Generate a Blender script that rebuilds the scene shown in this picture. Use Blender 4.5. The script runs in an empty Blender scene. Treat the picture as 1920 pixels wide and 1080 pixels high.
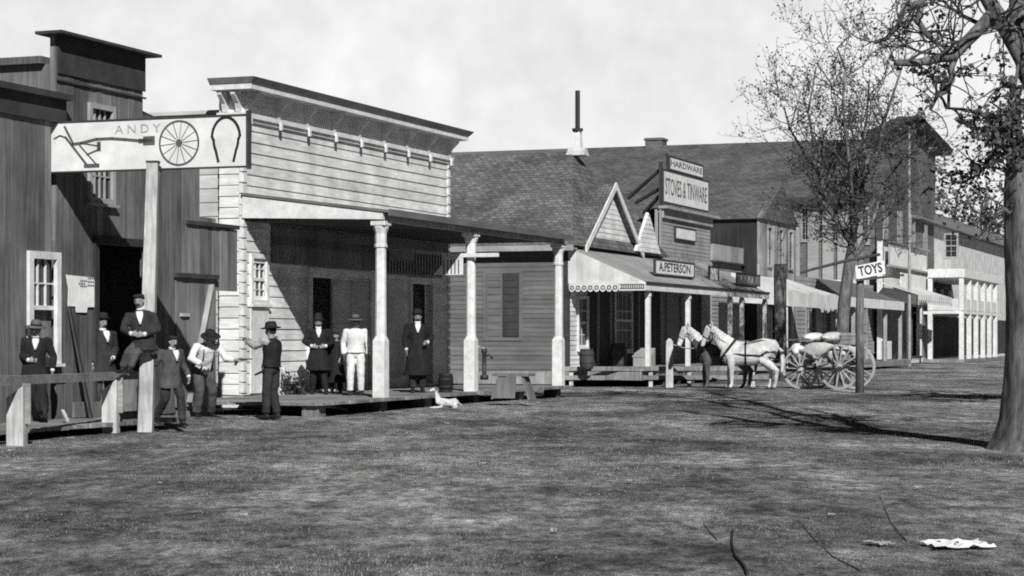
import bpy, bmesh, math, random
import numpy as np
from mathutils import Vector, Matrix, noise
random.seed(7)
SC = bpy.context.scene
COL = SC.collection
V = Vector
rad = math.radians

# ---------------------------------------------------------------- layout of the place
# The street runs 20 degrees to the right of the view. Street frame: s runs up the
# street along the shop fronts, w runs from the fronts out into the street.
FPX, YH, EYE = 3900.0, 632.0, 1.5
D1 = V((1440, 3900, 0)).normalized()
D2 = V((D1.y, -D1.x, 0))
A = V((-5.71, 44.1, 0))              # near corner of the white store
ROT = math.atan2(D2.y, D2.x)

def W(w, s, z=0.0):
    return A + D1 * s + D2 * w + V((0, 0, z))
def S(px, w):
    k = (px - 960) / FPX
    return (k * (A.y + D2.y * w) - A.x - D2.x * w) / (D1.x - D1.y * k)
def WW(px, s):
    k = (px - 960) / FPX
    return (k * (A.y + D1.y * s) - A.x - D1.x * s) / (D2.x - D2.y * k)
def Z(py, s, w):
    return EYE - (py - YH) * (A + D1 * s + D2 * w).y / FPX
def at(px, py, D):
    return V(((px - 960) / FPX * D, D, EYE - (py - YH) / FPX * D))
def ground_at(px, D, z=0.0):
    return V(((px - 960) / FPX * D, D, z))

# ---------------------------------------------------------------- materials (a grey world)
MATS = {}
def mat(name, base, var=.25, scale=(4, 4, 4), stain=.15, stain_scale=.5, island=0.0, rough=.85,
        bump=.0, coord='UV', brick=None, spec=.2, sub=None):
    if name in MATS: return MATS[name]
    m = bpy.data.materials.new(name); m.use_nodes = True
    nt = m.node_tree; N = nt.nodes; L = nt.links
    b = N['Principled BSDF']; b.inputs['Roughness'].default_value = rough
    b.inputs['Specular IOR Level'].default_value = spec
    tc = N.new('ShaderNodeTexCoord')
    mp = N.new('ShaderNodeMapping'); mp.inputs['Scale'].default_value = scale
    L.new(tc.outputs[coord], mp.inputs['Vector'])
    nz = N.new('ShaderNodeTexNoise'); nz.inputs['Scale'].default_value = 1; nz.inputs['Detail'].default_value = 7
    nz.inputs['Roughness'].default_value = .65
    L.new(mp.outputs[0], nz.inputs['Vector'])
    def rng(sock, lo, hi, a=.3, c=.7):
        r = N.new('ShaderNodeMapRange'); r.inputs[1].default_value = a; r.inputs[2].default_value = c
        r.inputs[3].default_value = lo; r.inputs[4].default_value = hi
        L.new(sock, r.inputs[0]); return r.outputs[0]
    def mul(x, y):
        q = N.new('ShaderNodeMath'); q.operation = 'MULTIPLY'; L.new(x, q.inputs[0])
        if isinstance(y, float): q.inputs[1].default_value = y
        else: L.new(y, q.inputs[1])
        return q.outputs[0]
    val = rng(nz.outputs['Fac'], 1 - var, 1 + var)
    if stain:
        n2 = N.new('ShaderNodeTexNoise'); n2.inputs['Scale'].default_value = stain_scale; n2.inputs['Detail'].default_value = 5
        L.new(tc.outputs['Object'], n2.inputs['Vector'])
        val = mul(val, rng(n2.outputs['Fac'], 1 - stain, 1 + stain, .32, .68))
    if island:
        g = N.new('ShaderNodeNewGeometry')
        val = mul(val, rng(g.outputs['Random Per Island'], 1 - island, 1 + island, 0, 1))
    hsock = nz.outputs['Fac']
    if brick:
        bw, bh, lo, mort = brick
        bt = N.new('ShaderNodeTexBrick'); L.new(tc.outputs['UV'], bt.inputs['Vector'])
        bt.inputs['Scale'].default_value = 1; bt.inputs['Brick Width'].default_value = bw
        bt.inputs['Row Height'].default_value = bh; bt.inputs['Mortar Size'].default_value = mort
        bt.inputs['Color1'].default_value = (1 + lo, 1 + lo, 1 + lo, 1); bt.inputs['Color2'].default_value = (1 - lo, 1 - lo, 1 - lo, 1)
        bt.inputs['Mortar'].default_value = (.55, .55, .55, 1)
        bwn = N.new('ShaderNodeRGBToBW'); L.new(bt.outputs['Color'], bwn.inputs[0])
        val = mul(val, bwn.outputs[0]); hsock = bwn.outputs[0]
    val = mul(val, float(base))
    cb = N.new('ShaderNodeCombineColor')
    for i in range(3): L.new(val, cb.inputs[i])
    L.new(cb.outputs[0], b.inputs['Base Color'])
    if bump:
        bp = N.new('ShaderNodeBump'); bp.inputs['Strength'].default_value = bump; bp.inputs['Distance'].default_value = .02
        L.new(hsock, bp.inputs['Height']); L.new(bp.outputs[0], b.inputs['Normal'])
    MATS[name] = m
    return m

m_dark_board = mat('weathered dark boards', .145, .45, (14, .9, 1), .3, .9, .38, bump=.3)
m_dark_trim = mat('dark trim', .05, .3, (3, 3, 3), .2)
m_white_siding = mat('white painted siding', .68, .2, (2.2, 14, 1), .2, 1.3, .12, bump=.25)
m_old_siding = mat('old white siding', .48, .16, (1.5, 9, 1), .2, .9, .12, bump=.1)
m_white_paint = mat('white paint', .68, .2, (6, 6, 6), .1, 1.2, coord='Object')
m_grey_paint = mat('grey paint', .33, .2, (5, 5, 5), .15, 1, coord='Object')
m_sign = mat('sign white', .7, .12, (3, 3, 3), .07, 1.6, coord='Object')
m_ink = mat('sign ink', .025, .1, stain=0)
m_faded = mat('faded ink', .36, .3, (40, 40, 40), stain=0, coord='Object')
m_ink_grey = mat('worn ink', .1, .4, (30, 30, 30), stain=0, coord='Object')
m_grey_siding = mat('grey siding', .14, .2, (1.2, 7, 1), .2, .7, .15, bump=.1)
m_drab_siding = mat('drab painted siding', .3, .14, (1.2, 7, 1), .15, .7, .08, bump=.1)
m_shingle = mat('cedar shingles', .135, .35, (9, 5, 1), .28, .8, brick=(.24, .17, .28, .018), bump=.5)
m_shingle_far = mat('far shingles', .115, .3, (5, 3, 1), .25, .5, brick=(.35, .26, .22, .02), bump=.4)
m_brick = mat('brick', .15, .3, (6, 6, 6), .3, .3, brick=(.24, .085, .2, .012))
m_boardwall = mat('pale old boards', .28, .4, (9, .8, 1), .35, .7, .4, bump=.2)
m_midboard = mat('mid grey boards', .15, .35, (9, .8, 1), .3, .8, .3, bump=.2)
m_canvas = mat('canvas', .62, .12, (3, 3, 3), .14, 1.1, coord='Object')
m_canvas_drab = mat('drab canvas', .2, .2, (3, 3, 3), .2, 1, coord='Object')
m_deck = mat('deck planks', .2, .4, (12, 1.2, 1), .3, .9, .3, bump=.2)
m_post_wood = mat('raw pale timber', .46, .3, (20, 20, 1.6), .25, 2.0, coord='Object', bump=.2)
m_rail_wood = mat('grey rail timber', .24, .35, (3, 16, 16), .25, 2, coord='Object', bump=.2)
m_dark_wood = mat('dark timber', .06, .4, (12, 12, 2), .3, 1, coord='Object', bump=.2)
m_black = mat('black interior', .012, .2, stain=0)
m_glass = mat('dark pane', .03, .5, (2, 2, 2), 0, rough=.12, spec=.6)
m_iron = mat('iron', .03, .3, (8, 8, 8), 0, rough=.5, spec=.4)
m_tin = mat('pale metal', .5, .2, (5, 5, 5), 0, rough=.5)
m_litter = mat('dirty paper', .34, .3, (9, 9, 9), .2, 3, coord='Object')
m_paper = mat('paper', .85, .1, (6, 6, 6), .08, 2, coord='Object')
m_bark = mat('bark', .13, .7, (11, 11, 2.2), .4, 1.6, coord='Object', bump=1.0)
m_bark_dark = mat('dark bark', .04, .4, (7, 7, 2), .2, 1.4, coord='Object', bump=.5)
m_leaf = mat('dry leaves', .085, .3, (3, 3, 3), .3, .8, .55, coord='Object')
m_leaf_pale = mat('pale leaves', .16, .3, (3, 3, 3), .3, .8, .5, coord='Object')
m_twig = mat('twigs', .075, .3, (3, 3, 3), 0, coord='Object')
m_skin = mat('skin', .26, .1, (9, 9, 9), 0, rough=.6, coord='Object')
m_skin_dark = mat('dark skin', .13, .1, (9, 9, 9), 0, rough=.6, coord='Object')
m_suit = mat('black cloth', .017, .4, (7, 7, 4), .25, 3, coord='Object', bump=.25)
m_suit2 = mat('charcoal cloth', .033, .4, (7, 7, 4), .25, 3, coord='Object', bump=.25)
m_suit3 = mat('grey cloth', .075, .4, (7, 7, 4), .25, 3, coord='Object', bump=.25)
m_shirt = mat('white cloth', .68, .12, (8, 8, 5), .12, 4, coord='Object', bump=.4)
m_shirt2 = mat('striped pale cloth', .4, .25, (10, 10, 40), .12, 4, coord='Object', bump=.4)
m_hair = mat('dark hair', .02, .3, (30, 30, 30), 0, coord='Object')
m_felt = mat('dark felt', .02, .3, (8, 8, 8), 0, coord='Object')
m_felt_pale = mat('grey felt', .11, .25, (8, 8, 8), 0, coord='Object')
m_boot = mat('boot leather', .02, .3, (8, 8, 8), 0, rough=.5, coord='Object')
m_eye = mat('eye', .02, .1, stain=0)
m_horse_white = mat('white horse coat', .55, .3, (8, 8, 6), .3, 2.2, coord='Object')
m_dog_mask = mat('dark dog fur', .1, .3, (9, 9, 9), .3, 4, coord='Object')
m_horse_dark = mat('dark horse coat', .085, .3, (5, 5, 5), .3, 2.4, coord='Object')
m_hoof = mat('hoof', .05, .2, stain=0)
m_sack = mat('sacking', .5, .2, (14, 14, 14), .15, 3, coord='Object', bump=.3)
m_weed = mat('weed leaves', .045, .3, (4, 4, 4), .2, 2, .4, coord='Object')

# ---------------------------------------------------------------- mesh builder
class MB:
    def __init__(self): self.v = []; self.f = []; self.mi = []
    def face(self, *pts, mi=0):
        i = len(self.v); self.v += [V(p) for p in pts]; self.f.append(tuple(range(i, i + len(pts)))); self.mi.append(mi)
    def box(self, x0, x1, y0, y1, z0, z1, mi=0):
        self.hexa([(x0, y0, z0), (x1, y0, z0), (x1, y1, z0), (x0, y1, z0)], [(x0, y0, z1), (x1, y0, z1), (x1, y1, z1), (x0, y1, z1)], mi)
    def hexa(self, lo, hi, mi=0):
        n = len(lo); i = len(self.v); self.v += [V(p) for p in lo] + [V(p) for p in hi]
        self.f.append(tuple(reversed(range(i, i + n)))); self.f.append(tuple(range(i + n, i + 2 * n))); self.mi += [mi, mi]
        for k in range(n):
            q = (k + 1) % n; self.f.append((i + k, i + q, i + n + q, i + n + k)); self.mi.append(mi)
    def bar(self, p, q, a, b=None, mi=0, up=V((0, 0, 1))):
        p, q = V(p), V(q); b = b or a; t = (q - p).normalized()
        if abs(t.dot(up)) > .95: up = V((1, 0, 0))
        x = t.cross(up).normalized() * a / 2; y = x.cross(t).normalized() * b / 2
        self.hexa([p - x - y, p + x - y, p + x + y, p - x + y], [q - x - y, q + x - y, q + x + y, q - x + y], mi)
    def rings(self, rs, cap=True, mi=0):
        n = len(rs[0]); i = len(self.v)
        for r in rs: self.v += [V(p) for p in r]
        for j in range(len(rs) - 1):
            for k in range(n):
                q = (k + 1) % n
                self.f.append((i + j * n + k, i + j * n + q, i + (j + 1) * n + q, i + (j + 1) * n + k)); self.mi.append(mi)
        if cap:
            self.f.append(tuple(reversed(range(i, i + n)))); e = i + (len(rs) - 1) * n
            self.f.append(tuple(range(e, e + n))); self.mi += [mi, mi]
    def loft(self, pts, xa=(1, 0, 0), n=12, mi=0, level=False, cap=True):
        """pts: list of (centre, rx, ry); xa: side direction of the rings"""
        rs = []; P = [V(p[0]) for p in pts]
        for j, (c, rx, ry) in enumerate(pts):
            t = (P[min(j + 1, len(P) - 1)] - P[max(j - 1, 0)])
            t = V((0, 0, 1)) if level or t.length < 1e-6 else t.normalized()
            x = V(xa); x = x - t * x.dot(t)
            if x.length < .2:
                x = V((0, 1, 0)); x = x - t * x.dot(t)
                if x.length < .2: x = V((0, 0, 1)); x = x - t * x.dot(t)
            x.normalize(); y = t.cross(x)
            rs.append([P[j] + x * (rx * math.cos(a)) + y * (ry * math.sin(a)) for a in [2 * math.pi * k / n for k in range(n)]])
        self.rings(rs, cap, mi)
    def tube(self, pts, rs, n=8, mi=0):
        if not isinstance(rs, (list, tuple)): rs = [rs] * len(pts)
        self.loft([(p, r, r) for p, r in zip(pts, rs)], n=n, mi=mi)
    def ball(self, c, rx, ry, rz, n=12, m=8, mi=0):
        c = V(c); rs = []
        for j in range(m + 1):
            a = -math.pi / 2 + math.pi * (j + .001) / (m + .002)
            rs.append([c + V((rx * math.cos(a) * math.cos(2 * math.pi * k / n), ry * math.cos(a) * math.sin(2 * math.pi * k / n), rz * math.sin(a))) for k in range(n)])
        self.rings(rs, True, mi)
    def disc_ring(self, c, xa, ya, r0, r1, th, n=28, mi=0):
        """flat annulus of thickness th"""
        c, xa, ya = V(c), V(xa).normalized(), V(ya).normalized(); nn = xa.cross(ya)
        i = len(self.v)
        for k in range(n):
            a = 2 * math.pi * k / n; d = xa * math.cos(a) + ya * math.sin(a)
            for r, h in ((r0, -th / 2), (r1, -th / 2), (r1, th / 2), (r0, th / 2)): self.v.append(c + d * r + nn * h)
        for k in range(n):
            q = (k + 1) % n
            for e in range(4):
                g = (e + 1) % 4
                self.f.append((i + 4 * k + e, i + 4 * k + g, i + 4 * q + g, i + 4 * q + e)); self.mi.append(mi)
    def mesh(self, name, mats, off=V((0, 0, 0)), smooth=False):
        me = bpy.data.meshes.new(name)
        me.from_pydata([tuple(p - off) for p in self.v], [], self.f)
        for m in (mats if isinstance(mats, (list, tuple)) else [mats]): me.materials.append(m)
        me.polygons.foreach_set('material_index', self.mi)
        if smooth: me.polygons.foreach_set('use_smooth', [True] * len(self.f))
        me.update()
        uv = me.uv_layers.new(name='UVMap'); dat = np.zeros(len(me.loops) * 2, dtype=np.float32)
        up = V((0, 0, 1))
        for p in me.polygons:
            n = p.normal; u = up.cross(n)
            if u.length < .08: u = V((1, 0, 0)); v = V((0, 1, 0))
            else: u.normalize(); v = n.cross(u)
            for li in p.loop_indices:
                co = me.vertices[me.loops[li].vertex_index].co
                dat[2 * li] = co.dot(u); dat[2 * li + 1] = co.dot(v)
        uv.data.foreach_set('uv', dat)
        return me

def tag(o, label=None, cat=None, group=None, kind=None):
    if label: o['label'] = label
    if cat: o['category'] = cat
    if group: o['group'] = group
    if kind: o['kind'] = kind
    return o
ORI = {}
def thing(name, label, cat, w, s, z=0.0, group=None):
    """Empty at the base of a thing that stands in the street frame"""
    o = bpy.data.objects.new(name, None); COL.objects.link(o)
    o.location = W(w, s, z); o.rotation_euler = (0, 0, ROT); ORI[o] = V((w, s, z))
    o.empty_display_size = .3
    return tag(o, label, cat, group)
def wthing(name, label, cat, loc, yaw=0.0, group=None, sc=1.0):
    """Empty for a thing placed freely in the world; parts are modelled about its base"""
    o = bpy.data.objects.new(name, None); COL.objects.link(o)
    o.location = loc; o.rotation_euler = (0, 0, yaw); o.scale = (sc, sc, sc); ORI[o] = V((0, 0, 0))
    o.empty_display_size = .3
    return tag(o, label, cat, group)
def part(name, mb, mats, parent, smooth=False):
    off = ORI[parent]
    me = mb.mesh(name, mats, off, smooth)
    o = bpy.data.objects.new(name, me); COL.objects.link(o); o.parent = parent; ORI[o] = off
    return o
def solo(name, mb, mats, label, cat, w, s, z=0.0, group=None, smooth=False, kind=None):
    """a one-mesh thing in the street frame"""
    me = mb.mesh(name, mats, V((w, s, z)), smooth)
    o = bpy.data.objects.new(name, me); COL.objects.link(o)
    o.location = W(w, s, z); o.rotation_euler = (0, 0, ROT); ORI[o] = V((w, s, z))
    return tag(o, label, cat, group, kind)
def wsolo(name, mb, mats, label, cat, loc, yaw=0, group=None, smooth=False, kind=None):
    me = mb.mesh(name, mats, V((0, 0, 0)), smooth)
    o = bpy.data.objects.new(name, me); COL.objects.link(o); o.location = loc; o.rotation_euler = (0, 0, yaw); ORI[o] = V((0, 0, 0))
    return tag(o, label, cat, group, kind)
def fuse(name, mb, mats, parent, voxel=.014, smooth_it=2, folds=0.0):
    """grow one continuous surface from overlapping lofts"""
    me = mb.mesh(name + '_raw', mats); t = bpy.data.objects.new('tmp', me); COL.objects.link(t)
    r = t.modifiers.new('r', 'REMESH'); r.mode = 'VOXEL'; r.voxel_size = voxel; r.use_smooth_shade = True
    if smooth_it:
        q = t.modifiers.new('s', 'SMOOTH'); q.iterations = smooth_it; q.factor = .5
    if folds:
        tx = bpy.data.textures.get('folds') or bpy.data.textures.new('folds', 'CLOUDS'); tx.noise_scale = .11; tx.noise_depth = 2
        q = t.modifiers.new('d', 'DISPLACE'); q.texture = tx; q.strength = folds; q.mid_level = .5; q.texture_coords = 'LOCAL'
    dg = bpy.context.evaluated_depsgraph_get(); dg.update()
    out = bpy.data.meshes.new_from_object(t.evaluated_get(dg)); out.name = name
    bpy.data.objects.remove(t); bpy.data.meshes.remove(me)
    out.materials.clear(); out.materials.append(mats)
    o = bpy.data.objects.new(name, out); COL.objects.link(o); o.parent = parent; ORI[o] = ORI[parent]
    return o
def text_part(name, body, size, m, parent, place, xd, yd, stretch=1.0, ext=.004, bold=0.0, align='CENTER', shear=0.0):
    """lettering as a mesh lying on a board: xd reading direction, yd up, both in the parent's frame"""
    cu = bpy.data.curves.new('txt', 'FONT'); cu.body = body; cu.size = size; cu.extrude = ext; cu.offset = bold; cu.shear = shear
    cu.align_x = align; cu.align_y = 'CENTER'; cu.resolution_u = 3
    t = bpy.data.objects.new('tmp', cu); COL.objects.link(t)
    dg = bpy.context.evaluated_depsgraph_get(); dg.update()
    me = bpy.data.meshes.new_from_object(t.evaluated_get(dg)); bpy.data.objects.remove(t)
    xd, yd = V(xd).normalized(), V(yd).normalized(); zd = xd.cross(yd)
    M = Matrix((xd, yd, zd)).transposed().to_4x4() @ Matrix.Diagonal((stretch, 1, 1, 1))
    M.translation = V(place) - ORI[parent]
    me.transform(M); me.materials.clear(); me.materials.append(m); me.name = name
    o = bpy.data.objects.new(name, me); COL.objects.link(o); o.parent = parent; ORI[o] = ORI[parent]
    return o

# wall helpers; T maps (along, up, out) to the street frame
def front(w0): return lambda u, v, d: (w0 + d, u, v)
def nearside(s0): return lambda u, v, d: (u, s0 - d, v)
def farside(s0): return lambda u, v, d: (u, s0 + d, v)
def tbox(mb, T, u0, u1, v0, v1, d0, d1, mi=0):
    mb.hexa([T(u0, v0, d0), T(u1, v0, d0), T(u1, v0, d1), T(u0, v0, d1)], [T(u0, v1, d0), T(u1, v1, d0), T(u1, v1, d1), T(u0, v1, d1)], mi)
def spans(a, b, cuts):
    out = [(a, b)]
    for c0, c1 in cuts:
        nx = []
        for p, q in out:
            if c1 <= p or c0 >= q: nx.append((p, q)); continue
            if c0 > p: nx.append((p, c0))
            if c1 < q: nx.append((c1, q))
        out = nx
    return [(p, q) for p, q in out if q - p > .015]
def shell(mb, T, u0, u1, v0, v1, holes=(), th=.14, d=-.004, mi=0):
    vs = sorted({v0, v1, *[min(max(h[k], v0), v1) for h in holes for k in (2, 3)]})
    for a, b in zip(vs, vs[1:]):
        mid = (a + b) / 2
        for p, q in spans(u0, u1, [(h[0], h[1]) for h in holes if h[2] < mid < h[3]]):
            tbox(mb, T, p, q, a, b, d - th, d, mi)
def lap(mb, T, u0, u1, v0, v1, h, holes=(), lo=.03, hi=.006, ulim=None, jit=.004):
    v = v0
    while v < v1 - .02:
        t = min(v + h, v1); mid = (v + t) / 2; a, b = u0, u1
        a2, b2 = u0, u1
        if ulim: a, b = ulim(v); a2, b2 = ulim(t)
        for p, q in spans(a, b, [(x[0], x[1]) for x in holes if x[2] < mid < x[3]]):
            j = random.uniform(-jit, jit); l = lo + j
            pt, qt = (p, q) if not ulim else (max(p, a2) if p == a else p, min(q, b2) if q == b else q)
            if qt < pt: pt = qt = (pt + qt) / 2
            mb.hexa([T(p, v, 0), T(q, v, 0), T(q, v, l), T(p, v, l)], [T(pt, t, 0), T(qt, t, 0), T(qt, t, hi), T(pt, t, hi)])
        v = t
def vboards(mb, T, u0, u1, v0, v1, bw, holes=(), d0=0.0, top=None, ragged=.0):
    u = u0
    while u < u1 - .01:
        b = min(u + bw * random.uniform(.75, 1.25), u1); mid = (u + b) / 2
        tv = top(mid) if top else v1
        d = d0 + random.uniform(.012, .03)
        for p, q in spans(u, b - .008, [(x[0], x[1]) for x in holes if not (x[3] <= v0 or x[2] >= tv) and x[2] <= v0 + .02 and x[3] >= tv - .02]):
            for a, c in spans(v0 - random.uniform(0, ragged), tv, [(x[2], x[3]) for x in holes if x[0] < (p + q) / 2 < x[1]]):
                tbox(mb, T, p, q, a, c, d0, d)
        u = b
def frame(mb, T, u0, u1, v0, v1, fw, d0, d1, mid=False):
    tbox(mb, T, u0 - fw, u0, v0 - fw, v1 + fw, d0, d1); tbox(mb, T, u1, u1 + fw, v0 - fw, v1 + fw, d0, d1)
    tbox(mb, T, u0, u1, v1, v1 + fw, d0, d1); tbox(mb, T, u0, u1, v0 - fw, v0, d0, d1)
    if mid: tbox(mb, T, u0, u1, (v0 + v1) / 2 - fw * .3, (v0 + v1) / 2 + fw * .3, d0 - .02, d1 - .02)
def window(root, T, u0, u1, v0, v1, fw=.09, cols=3, rows=4, mframe=None, out=.05, open_low=False, name='window', mp=None):
    f = MB(); frame(f, T, u0, u1, v0, v1, fw, -.02, out)
    mv = (v0 + v1) / 2
    tbox(f, T, u0, u1, mv - .035, mv + .035, -.05, -.005)
    for k in range(1, cols):
        x = u0 + (u1 - u0) * k / cols; tbox(f, T, x - .014, x + .014, mv + .035 if open_low else v0, v1, -.055, -.02)
    for k in range(1, rows):
        if open_low and k <= rows / 2: continue
        y = v0 + (v1 - v0) * k / rows
        if abs(y - mv) > .05: tbox(f, T, u0, u1, y - .012, y + .012, -.054, -.022)
    fo = part(name, f, mframe or m_white_paint, root)
    g = MB(); tbox(g, T, u0, u1, mv if open_low else v0, v1, -.075, -.062); part('pane', g, mp or m_glass, fo)
    sl = MB(); tbox(sl, T, u0 - fw - .04, u1 + fw + .04, v0 - fw - .05, v0 - fw - .003, -.02, out + .05); part('sill', sl, mframe or m_white_paint, fo)
    return fo
# ================================================================ WHITE STORE
LS = S(840, 0)
st = thing('white_store', 'white clapboard store with a bracketed false front and a columned porch', 'store', 0, 0)
PW = 3.18
def sv(px, w=0): return S(px, w)
d1a, d1b = sv(580), sv(690); d2a, d2b = sv(768), sv(806); w1a, w1b = sv(470), sv(495)
ZD1 = Z(515, d1a, 0); ZD2 = Z(527, d2a, 0); ZW0, ZW1 = Z(562, w1a, 0), Z(484, w1a, 0)
holes = [(d1a, d1b, .28, ZD1), (d2a, d2b, .28, ZD2), (w1a, w1b, ZW0, ZW1)]
mb = MB(); T = front(0)
shell(mb, T, 0, LS, .0, 6.25, holes, th=.12)
shell(mb, front(-.5), 0, LS, 3.6, 6.7, (), th=.05)
shell(mb, nearside(0), -.55, 0, 0, 6.7, (), th=.1); shell(mb, farside(LS), -.55, 0, 0, 6.7, (), th=.1)
lap(mb, T, 0, LS, .27, 6.2, .235, holes)
lap(mb, nearside(0), -.55, -.0, .27, 6.7, .235)
lap(mb, farside(LS), -.55, 0.0, .27, 6.2, .235)
part('facade', mb, m_white_siding, st)
mb = MB()                                   # plain corner strips with the lap ends showing between
for s0 in (0.0, LS):
    z = .27
    while z < 6.1:
        a, b = (-.05, .1) if s0 == 0 else (LS - .1, LS + .05)
        mb.box(-.06 if s0 == 0 else -.1, .05, a, b, z + .05, z + .235 - .005); z += .235
part('corner_board', mb, m_white_paint, st)
mb = MB()                                   # plain frieze behind the brackets
mb.box(-.04, .02, .02, LS - .02, 6.25, 6.72); part('frieze', mb, m_white_siding, st)
mb = MB(); mb.box(-.56, .12, -.12, LS + .12, 6.16, 6.26); mb.box(-.56, .07, -.07, LS + .07, 6.08, 6.16); part('frieze_moulding', mb, m_white_paint, st)
co = MB()
co.box(-.56, .42, -.42, LS + .42, 6.71, 6.83)
cor = part('cornice', co, m_white_paint, st)
ct = MB(); ct.hexa([(-.56, -.44, 6.83), (.44, -.44, 6.83), (.44, LS + .44, 6.83), (-.56, LS + .44, 6.83)], [(-.56, -.54, 6.95), (.54, -.54, 6.95), (.54, LS + .54, 6.95), (-.56, LS + .54, 6.95)])
part('cornice_cap', ct, m_grey_paint, cor)
def bracket(c, along_w):
    b = MB(); prof = [(.08, 6.27), (.09, 6.34), (.13, 6.44), (.24, 6.54), (.32, 6.62), (.34, 6.708), (0, 6.708), (0, 6.27)]
    t = .05
    if along_w:
        b.hexa([(.02 + d, c - t, z) for d, z in prof], [(.02 + d, c + t, z) for d, z in prof]); b.box(.12, .17, c - .04, c + .04, 6.02, 6.2)
    else:
        b.hexa([(c - t, -.03 - d, z) for d, z in prof], [(c + t, -.03 - d, z) for d, z in prof])
    part('bracket', b, m_white_paint, cor)
for k in range(9): bracket(.1 + (LS - .2) * k / 8, True)
bracket(-.38, False); bracket(-.06, False)
# window of the lit corner, double shutters and the second door
window(st, front(.03), w1a, w1b, ZW0, ZW1, fw=.1, cols=3, rows=4)
mb = MB(); tbox(mb, front(.03), w1a - .1, w1b + .1, .3, ZW0 - .17, 0, .035); part('apron_board', mb, m_white_paint, st)
mb = MB(); frame(mb, front(.03), d1a, d1b, .3, ZD1, .16, -.02, .06); fr = part('door_frame', mb, m_white_paint, st)
dl = d1b - d1a
mb = MB()
for k in range(2): mb.box(-.02, .03, d1a + dl * (.36 + .32 * k), d1a + dl * (.36 + .32 * (k + 1)) - .02, .3, ZD1 - .01)
for k in range(2):
    for z in (.7, 1.7, 2.7): mb.box(.03, .05, d1a + dl * (.38 + .32 * k), d1a + dl * (.34 + .32 * (k + 1)), z, z + .1)
lf = part('shutter_leaf', mb, m_old_siding, st)
mb = MB(); mb.hexa([(-.9, d1a + .05, .3), (-.02, d1a + .02, .3), (-.02, d1a + .07, .3), (-.9, d1a + .1, .3)], [(-.9, d1a + .05, ZD1), (-.02, d1a + .02, ZD1), (-.02, d1a + .07, ZD1), (-.9, d1a + .1, ZD1)]); part('open_door_leaf', mb, m_dark_wood, st)
mb = MB(); frame(mb, front(.03), d2a, d2b, .3, ZD2, .1, -.02, .06); part('door_frame', mb, m_white_paint, st)
for a, b in ((d1b + .55, d2a - .45),):                      # flat panels between the doors
    mb = MB(); mb.box(.005, .05, a, b, .5, ZD1); part('wall_panel', mb, m_old_siding, st)
mb = MB(); mb.box(.01, .06, sv(720), sv(826), ZD2 + .12, ZD2 + .75)
sg = part('fascia_sign', mb, m_drab_siding, st)
mb = MB(); x = sv(722)
while x < sv(824): mb.box(.06, .075, x, x + .08, ZD2 + .16, ZD2 + .71); x += .19
part('stripe', mb, m_dark_trim, sg)
mb = MB(); x0 = sv(506); tbox(mb, front(0), x0, sv(716), ZD1 + .2, 3.94, .03, .05); tbox(mb, front(0), sv(718), LS - .12, ZD2 + .8, 3.94, .03, .05); lap(mb, front(.045), x0, sv(716), ZD1 + .2, 3.94, .2, lo=.02); part('upper_shade_band', mb, m_midboard, st)  # grey boards put where porch shade falls on the white wall
# body behind
mb = MB(); mb.box(-11, -4, .35, LS - .2, 0, 6.3); mb.box(-4, -.57, .35, .6, 0, 6.3); mb.box(-4, -.57, LS - .5, LS - .2, 0, 6.3); mb.box(-4, -.57, .6, LS - .5, 6.1, 6.3); mb.box(-4, -.13, .6, LS - .5, 0, .2); mb.box(-4, -.14, .12, LS - .12, 3.9, 4.0); mb.box(-11, -.57, .30, .345, 6.3, 6.38)
shell(mb, nearside(.35), -11, -.6, .2, 6.3, th=.02, d=.0); lap(mb, nearside(.35), -11, -.6, .2, 6.3, .3)
# hollow front room so the doorways look into the dark
part('store_body', mb, m_old_siding, st)
# porch
pr = MB()
pr.hexa([(.02, -.12, 4.50), (3.42, -.12, 4.06), (3.42, LS + .15, 4.06), (.02, LS + .15, 4.50)], [(.02, -.12, 4.56), (3.42, -.12, 4.12), (3.42, LS + .15, 4.12), (.02, LS + .15, 4.56)])
po = part('porch_roof', pr, m_grey_siding, st)
mb = MB(); mb.hexa([(.03, -.09, 4.02), (3.28, -.09, 3.93), (3.28, -.09, 4.07), (.03, -.09, 4.495)], [(.03, .0, 4.02), (3.28, .0, 3.93), (3.28, .0, 4.07), (.03, .0, 4.495)]); part('gable_beam', mb, m_white_paint, po)
mb = MB(); mb.box(3.1, 3.26, .0, LS, 3.9, 4.05); part('front_beam', mb, m_grey_paint, po)
mb = MB(); mb.box(3.425, 3.46, -.14, LS + .17, 4.0, 4.14); part('roof_edge', mb, m_grey_siding, po)
mb = MB(); mb.box(.05, 3.09, .01, LS, 3.96, 4.0); part('ceiling', mb, m_dark_wood, po)
for px in (714, 883, 1047):
    s0 = sv(px, PW); c = MB()
    def oct_(r, z, k=.42): return [(PW + r * x, s0 + r * y, z) for x, y in ((1, k), (k, 1), (-k, 1), (-1, k), (-1, -k), (-k, -1), (k, -1), (1, -k))]
    c.rings([oct_(.132, .25, .95), oct_(.13, 1.42, .95), oct_(.108, 1.52), oct_(.1, 3.35), oct_(.1, 3.4)])
    co_ = part('porch_post', c, m_white_paint, st)
    c = MB(); c.rings([oct_(.125, 3.36), oct_(.125, 3.41), oct_(.108, 3.43), oct_(.11, 3.64), oct_(.15, 3.76), oct_(.15, 3.80), oct_(.165, 3.81, .95), oct_(.165, 3.895, .95)]); part('capital', c, m_white_paint, co_)
sd = S(602, 3.45); dk = MB(); x = sd
while x < LS:
    dk.box(.06, 3.5 + random.uniform(-.03, .03), x, min(x + .2, LS + .05) - .012, .19, .25 + random.uniform(-.006, .006)); x += .2
dko = part('deck', dk, m_deck, st)
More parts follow.
